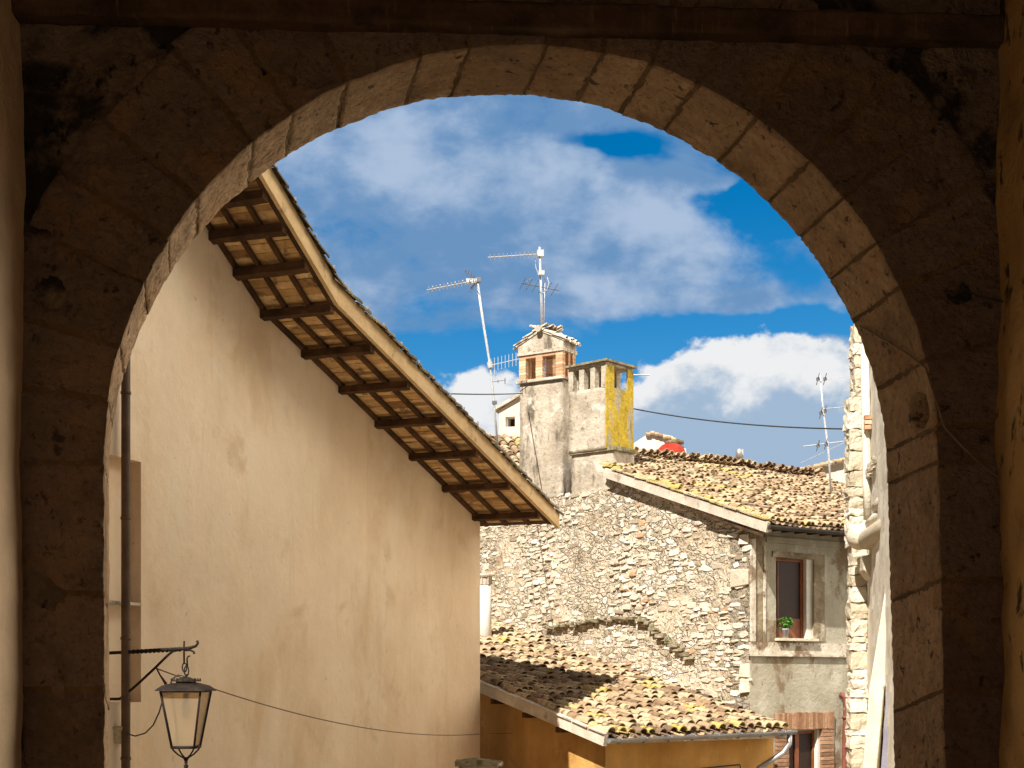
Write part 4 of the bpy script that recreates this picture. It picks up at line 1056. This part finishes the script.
# potted plant on the sill
pt_t, pt_Y = fpx(783.5)
pp = FF(pt_t, 0.045, zw0+0.004)
plant = thing('potted_plant', 'small bushy green plant in a grey pot on the window sill', 'potted plant', tuple(pp))
mb = MB(); mb.lathe(pp, [(0.048, 0), (0.062, 0.14), (0.07, 0.145), (0.07, 0.165), (0.055, 0.165)], 16); mb.build('pot', m_pot, plant, smooth=True)
mb = MB()
for k in range(210):
    d = Vector((random.gauss(0, 1), random.gauss(0, 1), random.gauss(0, 1))).normalized()*random.uniform(0.3, 1)**0.5
    c = pp+Vector((d.x*0.145, d.y*0.12, 0.265+d.z*0.115)); a = Vector((random.gauss(0, 1), random.gauss(0, 1), random.gauss(0, 0.6))).normalized(); b = a.cross(Vector((random.gauss(0, 1), random.gauss(0, 1), 1))).normalized()
    s_ = random.uniform(0.018, 0.04); mb.add([c-a*s_, c+b*s_*0.5, c+a*s_, c-b*s_*0.5], [(0, 1, 2, 3)], random.random())
for k in range(14):
    mb.tube([pp+Vector((0, 0, 0.16)), pp+Vector((random.uniform(-.09, .09), random.uniform(-.07, .07), random.uniform(0.2, 0.3)))], 0.003, 4, 0.1)
mb.build('leaves', m_leaf, plant)

# ------------------------------------------------------------------ limestone church on the right
chu = thing('church', 'pale limestone church flank with rounded cornice seen edge on at the right', 'church', tuple(P(870, 680, 22)+Vector((0, 0, -6))))
mb = MB(); rnd = random.Random(5)
Yq = 23.6
z = zat(800, Yq); ztop = zat(330, Yq)
while z < ztop:
    h = rnd.uniform(0.10, 0.33); yim = HY-(z-CZ)/Yq*FPX
    xl = 851 if yim > 560 else (848.5 if yim > 404 else 853.5)
    x0 = (xl+rnd.uniform(-1.0, 1.6)-HX)/FPX*Yq; x1 = (867.5+rnd.uniform(-1, 1.5)-HX)/FPX*Yq
    def fn(a, b, c, x0=x0, x1=x1, z=z, h=h): return Vector((x0+(x1-x0)*a, Yq+0.35*b+0.2*a*0, z+0.008+(h-0.016)*c))
    rough_block(mb, fn, 0, 1, 0, 1, 0, 1, 6, 4, 4, 0.03, z*7, rnd.random())
    z += h
mb.build('quoins', m_lime, chu)
mb = MB()
mb.box(WF, (855-HX)/FPX*Yq, (868-HX)/FPX*Yq, Yq+0.03, Yq+0.33, -5, ztop); mb.build('quoin_mortar', m_mortar, chu)
mb = MB()
X1 = (869-HX)/FPX*Yq
pA = Vector((X1, Yq+0.1, 0)); pB = Vector(((884-HX)/FPX*20.5, 20.5, 0)); pC = Vector(((905-HX)/FPX*17.5, 17.5, 0)); pD = Vector(((1000-HX)/FPX*12, 12, 0))
def wq(mb, p, q, z0, z1_, n, m, amp, seed=0):
    V = []; Fc = []
    nr_ = (q-p).cross(Vector((0, 0, 1))).normalized()
    for i in range(n+1):
        for j in range(m+1):
            c = p.lerp(q, i/n); c = Vector((c.x, c.y, z0+(z1_-z0)*j/m)); V.append(c+nr_*(noise.noise(c*2.5)*amp))
    for i in range(n):
        for j in range(m): k = i*(m+1)+j; Fc.append((k, k+1, k+m+2, k+m+1))
    mb.add(V, Fc)
wq(mb, pA, pB, -5, zat(330, 22), 10, 60, 0.03); wq(mb, pB, pC, -5, 9, 10, 60, 0.03); wq(mb, pC, pD, -5, 9, 10, 40, 0.02)
mb.prism([pA+Vector((0.02, 0.1, 9)), pD+Vector((0.02, 0, 9)), pD+Vector((6, 0, 9)), pA+Vector((6, 0, 9))], (0, 0, 0.1))
mb.build('wall', m_chplast, chu)
# pilaster strips / upper moulding pieces
mb = MB()
mb.tube([P(865, 345, 23.2), P(866, 420, 23.0), P(867, 480, 22.9), P(868, 520, 22.9)], 0.07, 10)
mb.build('pilaster', m_chplast, chu, smooth=True)
mb = MB()
for k in range(3):
    y = 416+k*5; mb.box(WF, (863.5-HX)/FPX*22.9, (870-HX)/FPX*22.9, 22.80, 22.9, zat(y+4, 22.9), zat(y, 22.9), random.random(), jit=0.004)
mb.build('brick_patch', m_brickc, chu)
# stepped cornice stones further up the flank
for k in range(3):
    mb = MB(); fnc = lambda a, b, c, k=k: P(869+k*4+a*9, 476-k*7-c*9, 22.6-0.5*k)+Vector((0, 0.4*b, 0))
    rough_block(mb, fnc, 0, 1, 0, 1, 0, 1, 6, 4, 4, 0.016, k*9.0, random.random()); mb.build('cornice_stone', m_lime, chu)
# rolled cornice: two stacked half rounds running towards the viewer
mb = MB()
c0, c1 = P(858, 539, 23.0), P(900, 497, 20.3)
mb.tube([P(857, 538, 23.2), P(858.5, 537.5, 23.1), P(864, 536, 22.9), P(867, 536, 22.8)], [0.15, 0.20, 0.205, 0.12], 22, 0.6)
mb.tube([P(867, 541, 22.9), P(869, 539, 22.7), P(886, 528, 21.3), P(905, 516, 20.3)], [0.14, 0.165, 0.165, 0.165], 22, 0.1)
mb.tube([P(870, 524, 22.8), P(876, 519, 22.2), P(905, 500, 20.3)], [0.08, 0.09, 0.09], 16, 0.9)
mb.tube([P(878, 508, 22.2), P(884, 503, 21.6), P(905, 488, 20.3)], [0.10, 0.13, 0.13], 16, 0.6)
mb.build('rolled_cornice', m_lime, chu, smooth=True)
mb = MB(); mb.prism([P(862, 556, 22.9), P(882, 552, 22.9), P(882, 560, 22.9), P(872, 580, 22.9), P(864, 570, 22.9)], (0, 0.4, 0)); mb.build('corbel', m_lime, chu, bevel=0.03)
# raking buttress coping and lower wall painted in a bluish shade tone
mb = MB()
mb.prism([P(885, 590, 20.3), P(900, 585, 20.3), P(900, 640, 20.3), P(884, 690, 20.3), P(875, 790, 20.3), P(861, 790, 20.3), P(869, 690, 20.3)], (0.25, 0.7, 0))
mb.build('buttress', m_chplast, chu, bevel=0.02)
mb = MB(); mb.prism([P(889, 664, 19.9), P(905, 640, 19.9), P(905, 900, 19.9), P(878, 900, 19.9), P(881, 768, 19.9)], (0.3, 0.3, 0)); mb.build('lower_wall', m_shade_wall, chu)

# ------------------------------------------------------------------ houses behind
bh = thing('far_house', 'small pale turret house with square window rising behind the left chimney', 'house', tuple(P(500, 440, 37)+Vector((0, 0, -9))))
Yb = 37.0
mb = MB()
Fb, ab, bb = plan_box(499, 524, 540, Yb, R(15))
tL = Frame(Fb.o, Fb.x, -Fb.y)
zz0 = zat(436, Yb); zz1 = zat(409, Yb); zz2 = zat(399, Yb)
ww0, ww1 = ab-0.30, ab-0.12
cells(mb, tL, 0, ab, -5, zz1, [(ab*0.36, ab*0.74, zat(426, Yb), zat(416, Yb))], 0.25)
mb.box(tL, 0, ab, -3, -0.9, -5, zz1)
mb.prism([tL(ab, 0, zz1), tL(0, 0, zz1), tL(0, 0, zz1+0.38)], Fb.y*3)
mb.build('wall', m_farwall, bh)
mb = MB()
mb.prism([tL(ab+0.12, 0.1, zz1-0.02), tL(-0.1, 0.1, zz1+0.42), tL(-0.1, 0.1, zz1+0.50), tL(ab+0.12, 0.1, zz1+0.06)], Fb.y*3.2); mb.build('roof', m_fac_trim, bh)
mb = MB(); mb.box(tL, ab*0.36, ab*0.74, -0.9, -0.5, zat(427, Yb), zat(415, Yb)); mb.build('window', m_pane, bh)
bh2 = thing('far_roof_house', 'sloping pale clay tile roof left of the rendered chimney', 'house', tuple(P(490, 470, 35)+Vector((0, 0, -8))))
ev = P(420, 474, 33.5); ax = Vector((math.cos(R(12)), -math.sin(R(12))*-1, 0)).normalized(); upd = Vector((-ax.y, ax.x, 0)); upd = (upd+Vector((0, 0, 0.46))).normalized(); nn = ax.cross(upd); nn = nn if nn.z > 0 else -nn
FB = Frame(ev, ax, upd, nn)
mb = MB(); tiles(mb, FB, 0, 2.9, 2.9, pitch=0.22, row=0.32, lich=lambda a, v: 0.03); mb.build('roof_tiles', m_tile, bh2)
mb = MB(); mb.box(FB, -0.1, 3.0, 0, 3.2, -0.1, 0.0); mb.build('roof_deck', m_farwall, bh2)
mb = MB(); mb.box(Frame(ev, ax, (-ax.y, ax.x, 0)), 0, 2.9, 0.2, 3.0, -8, -0.05); mb.build('wall', m_farwall, bh2)
mb = MB(); 
for k in range(9): q = FB(k*0.34, 3.1, 0.05); mb.tube([q, q+ax*0.38], 0.09, 8, random.random())
mb.build('ridge_tiles', m_tile, bh2)
dome = thing('far_dome_house', 'distant white house with a small red dome behind the tile roof', 'house', tuple(P(660, 470, 46)+Vector((0, 0, -12))))
Yd = 46
mb = MB(); mb.prism([P(634, 500, Yd), P(634, 443, Yd), P(651, 432, Yd), P(672, 436, Yd), P(686, 449, Yd), P(690, 500, Yd)], (0, 4, 0)); mb.build('wall', m_paint_w, dome)
mb = MB()
dc = P(671, 457.5, Yd-0.8); mb.lathe(dc, [(0.48, 0), (0.47, 0.12), (0.41, 0.26), (0.30, 0.37), (0.16, 0.44), (0.12, 0.45)], 24); mb.build('dome', m_redroof, dome, smooth=True)
mb = MB()
for k in range(9): q = P(646+k*4.2, 433+abs(k-1)*1.3, Yd-0.05); mb.tube([q, q+Vector((0.13, 0, -0.01))], 0.07, 8, random.random())
mb.lathe(dc+Vector((0, 0, 0.44)), [(0.2, 0), (0.2, 0.05), (0.1, 0.09)], 12, 0.2)
mb.build('roof_tiles', m_tile, dome)
fw = thing('far_stone_house', 'pale stone house top with low gable behind the right end of the tile roof', 'house', tuple(P(830, 480, 42)+Vector((0, 0, -10))))
mb = MB(); mb.prism([P(796, 520, 42), P(796, 472, 42), P(822, 464, 42), P(850, 458, 42), P(880, 458, 42), P(880, 520, 42)], (0, 4, 0)); mb.build('wall', m_farwall, fw)
mb = MB()
for k in range(10): q = P(794+k*6.5, 471.5-k*1.55, 41.9); mb.tube([q, q+Vector((0.22, 0, 0.03))], 0.075, 8, random.uniform(0.4, 0.8))
mb.build('roof_tiles', m_tile, fw)

# ------------------------------------------------------------------ pillar top at the bottom
pil = thing('stone_pillar', 'squat pillar with rough brown tile top at the foot of the cream wall corner', 'pillar', tuple(P(480, 790, 20)+Vector((0, 0, -3))))
mb = MB(); pf_ = P(455, 762, 20); 
def fn(a, b, c): return Vector((pf_.x+0.64*a, 20+0.4*b, pf_.z-0.06-3*c))
rough_block(mb, fn, 0.08, 0.92, 0.05, 0.95, 0, 1, 8, 5, 20, 0.01, 3, 0.5); mb.build('shaft', m_fac, pil)
mb = MB()
def fn(a, b, c): return Vector((pf_.x+0.66*a, 19.95+0.5*b, pf_.z-0.06+0.10*c*(1-abs(a-0.4)*0.9)))
rough_block(mb, fn, 0, 1, 0, 1, 0, 1, 10, 6, 3, 0.02, 8, 0.5); mb.build('cap', m_moss, pil)

# ------------------------------------------------------------------ aerials
def el(mb, a, b, r=0.009): mb.tube([a, b], r*0.72, 5)
# left aerial
Ya = 31.5
ant = thing('tv_aerial', 'tall leaning aerial mast left of the chimneys with a white boom and small comb aerial', 'tv aerial', tuple(P(497, 445, Ya)), 'television aerials on the roofs')
mb = MB(); mb.tube([P(497.5, 445, Ya), P(494, 402, Ya), P(490, 365, Ya), P(483, 322, Ya), P(477, 280, Ya)], [0.022, 0.022, 0.025, 0.027, 0.027], 8); mb.build('mast', m_white, ant, smooth=True)
mb = MB(); a, b = P(427, 290, Ya-0.4), P(479, 280, Ya); el(mb, a, b, 0.016)
for k in range(13): q = a.lerp(b, (k+0.4)/14); el(mb, q+Vector((0.02, -0.22, 0)), q-Vector((0.02, -0.22, 0)), 0.02 if k % 2 else 0.012)
mb.box(WF, b.x-0.28, b.x-0.05, b.y-0.06, b.y+0.06, b.z-0.08, b.z+0.02); mb.build('boom', m_white, ant)
mb = MB(); c = P(478, 280, Ya)
for (x, y) in ((464, 270), (467, 275), (469, 292), (471, 288)): el(mb, c, P(x, y, Ya), 0.012)
for k in range(4):
    q = c.lerp(P(464.5, 270, Ya), 0.3+0.2*k); el(mb, q+Vector((0, -0.2, 0)), q+Vector((0, 0.2, 0)), 0.008); q = c.lerp(P(470, 291, Ya), 0.3+0.2*k); el(mb, q+Vector((0, -0.2, 0)), q+Vector((0, 0.2, 0)), 0.008)
mb.box(WF, c.x-0.04, c.x+0.06, c.y-0.05, c.y+0.05, c.z-0.05, c.z+0.05); mb.build('reflector', m_darkmetal, ant)
mb = MB(); a, b = P(488, 366, Ya), P(519, 359, Ya-0.2); el(mb, a, b, 0.012)
for k in range(8): q = a.lerp(b, (k+0.8)/8.6); el(mb, q+Vector((0, 0, 0.15)), q-Vector((0, 0, 0.13+0.09*(k < 2))), 0.010)
mb.tube([P(489.5, 362, Ya), P(490.5, 368, Ya)], 0.06, 8); mb.build('comb_aerial', m_white, ant)
mb = MB(); a, b = P(492, 382, Ya), P(506, 380, Ya); el(mb, a, b, 0.01); el(mb, P(505, 378, Ya), P(505, 384, Ya), 0.014); el(mb, P(498, 380, Ya), P(498, 383, Ya), 0.012); mb.build('lower_fitting', m_darkmetal, ant)
mb = MB(); mb.box(WF, P(492, 0, Ya).x, P(497, 0, Ya).x, Ya-0.04, Ya+0.04, zat(404, Ya), zat(401, Ya)); mb.build('mast_clamp', m_darkmetal, ant)
# aerial on the chimney
Ya = 31.6
ant = thing('tv_aerial', 'aerial standing on the gabled chimney with a long boom pointing left', 'tv aerial', tuple(P(541, 326, Ya)), 'television aerials on the roofs')
mb = MB(); mb.tube([P(542, 330, Ya), P(541, 290, Ya), P(539.5, 247, Ya)], [0.028, 0.026, 0.022], 8); el(mb, P(544, 328, Ya), P(545, 278, Ya), 0.01); mb.build('mast', m_white, ant, smooth=True)
mb = MB(); a, b = P(488, 257.5, Ya-0.5), P(541, 254, Ya); el(mb, a, b, 0.018)
for k in range(12): q = a.lerp(b, (k+0.5)/12.5); el(mb, q+Vector((0.0, -0.2, 0)), q-Vector((0.0, -0.2, 0)), 0.009)
mb.box(WF, b.x-0.08, b.x+0.06, b.y-0.06, b.y+0.06, b.z-0.06, b.z+0.08); mb.build('boom', m_white, ant)
mb = MB(); a, b = P(521, 283, Ya), P(559, 290.5, Ya); el(mb, a, b, 0.016)
for k in range(6): q = a.lerp(b, (k+0.3)/6); el(mb, q+Vector((0.07, -0.3, 0.05)), q-Vector((0.07, -0.3, 0.05)), 0.010)
el(mb, P(523, 285, Ya), P(532, 278, Ya), 0.012); mb.build('cross_boom', m_darkmetal, ant)
mb = MB(); q = P(541.5, 273, Ya-0.05); mb.box(WF, q.x-0.065, q.x+0.065, q.y-0.05, q.y+0.05, q.z-0.05, q.z+0.05); 
mb.tube([P(547, 277, Ya), P(549, 283, Ya), P(547, 290, Ya), P(543, 293, Ya)], 0.009, 5); mb.tube([P(535, 258, Ya), P(536, 268, Ya), P(539, 276, Ya)], 0.008, 5); mb.build('amplifier', m_white, ant)
# aerial on the right
Ya = 30.0
ant = thing('tv_aerial', 'thin aerial mast near the church, above the right part of the tile roof', 'tv aerial', tuple(P(830, 488, Ya)), 'television aerials on the roofs')
mb = MB(); mb.tube([P(831, 492, Ya), P(828, 448, Ya), P(823, 410, Ya), P(820, 374, Ya)], [0.022, 0.022, 0.018, 0.013], 8); mb.build('mast', m_white, ant, smooth=True)
for (a, b, rr_) in ((P(803, 446.5, Ya), P(847, 441, Ya), 0.016), (P(822, 409, Ya), P(849, 406.5, Ya), 0.011), (P(801, 463, Ya+0.4), P(846, 442, Ya-0.1), 0.008), (P(822, 380, Ya), P(850, 376, Ya), 0.007)):
    mb = MB(); el(mb, a, b, rr_); mb.build('boom', m_white, ant)
for x, y in ((818, 379), (825, 379), (821, 413), (825, 411), (818, 445.5), (826, 444)): mb = MB(); q = P(x, y, Ya); el(mb, q+Vector((0, -0.15, 0.09)), q+Vector((0, 0.15, -0.09)), 0.012); mb.box(WF, q.x-0.03, q.x+0.03, q.y-0.03, q.y+0.03, q.z-0.03, q.z+0.03); mb.build('clamp', m_darkmetal, ant)
# overhead wires
def wire(name, label, p, q, sag, r=0.012, mat=m_cable):
    mb = MB(); pts = []
    for k in range(25):
        a = k/24; c = p.lerp(q, a); c.z -= sag*4*a*(1-a); pts.append(c)
    mb.tube(pts, r, 5); return tag(mb.build(name, mat), label, 'cable')
wire('overhead_wire', 'dark overhead wire sagging from the lichened chimney to the church', P(630, 408, 30.4), P(852, 429, 24), 0.10, 0.013)
wire('overhead_wire', 'dark wire stretched from the cream house eave to the gabled chimney', P(430, 393, 24), P(522, 393.5, 31.4), 0.02, 0.012)
wire('overhead_wire', 'short pale wire leaving the top of the lichened chimney', P(631, 375, 30.3), P(650, 375, 30), 0.0, 0.016, m_white)
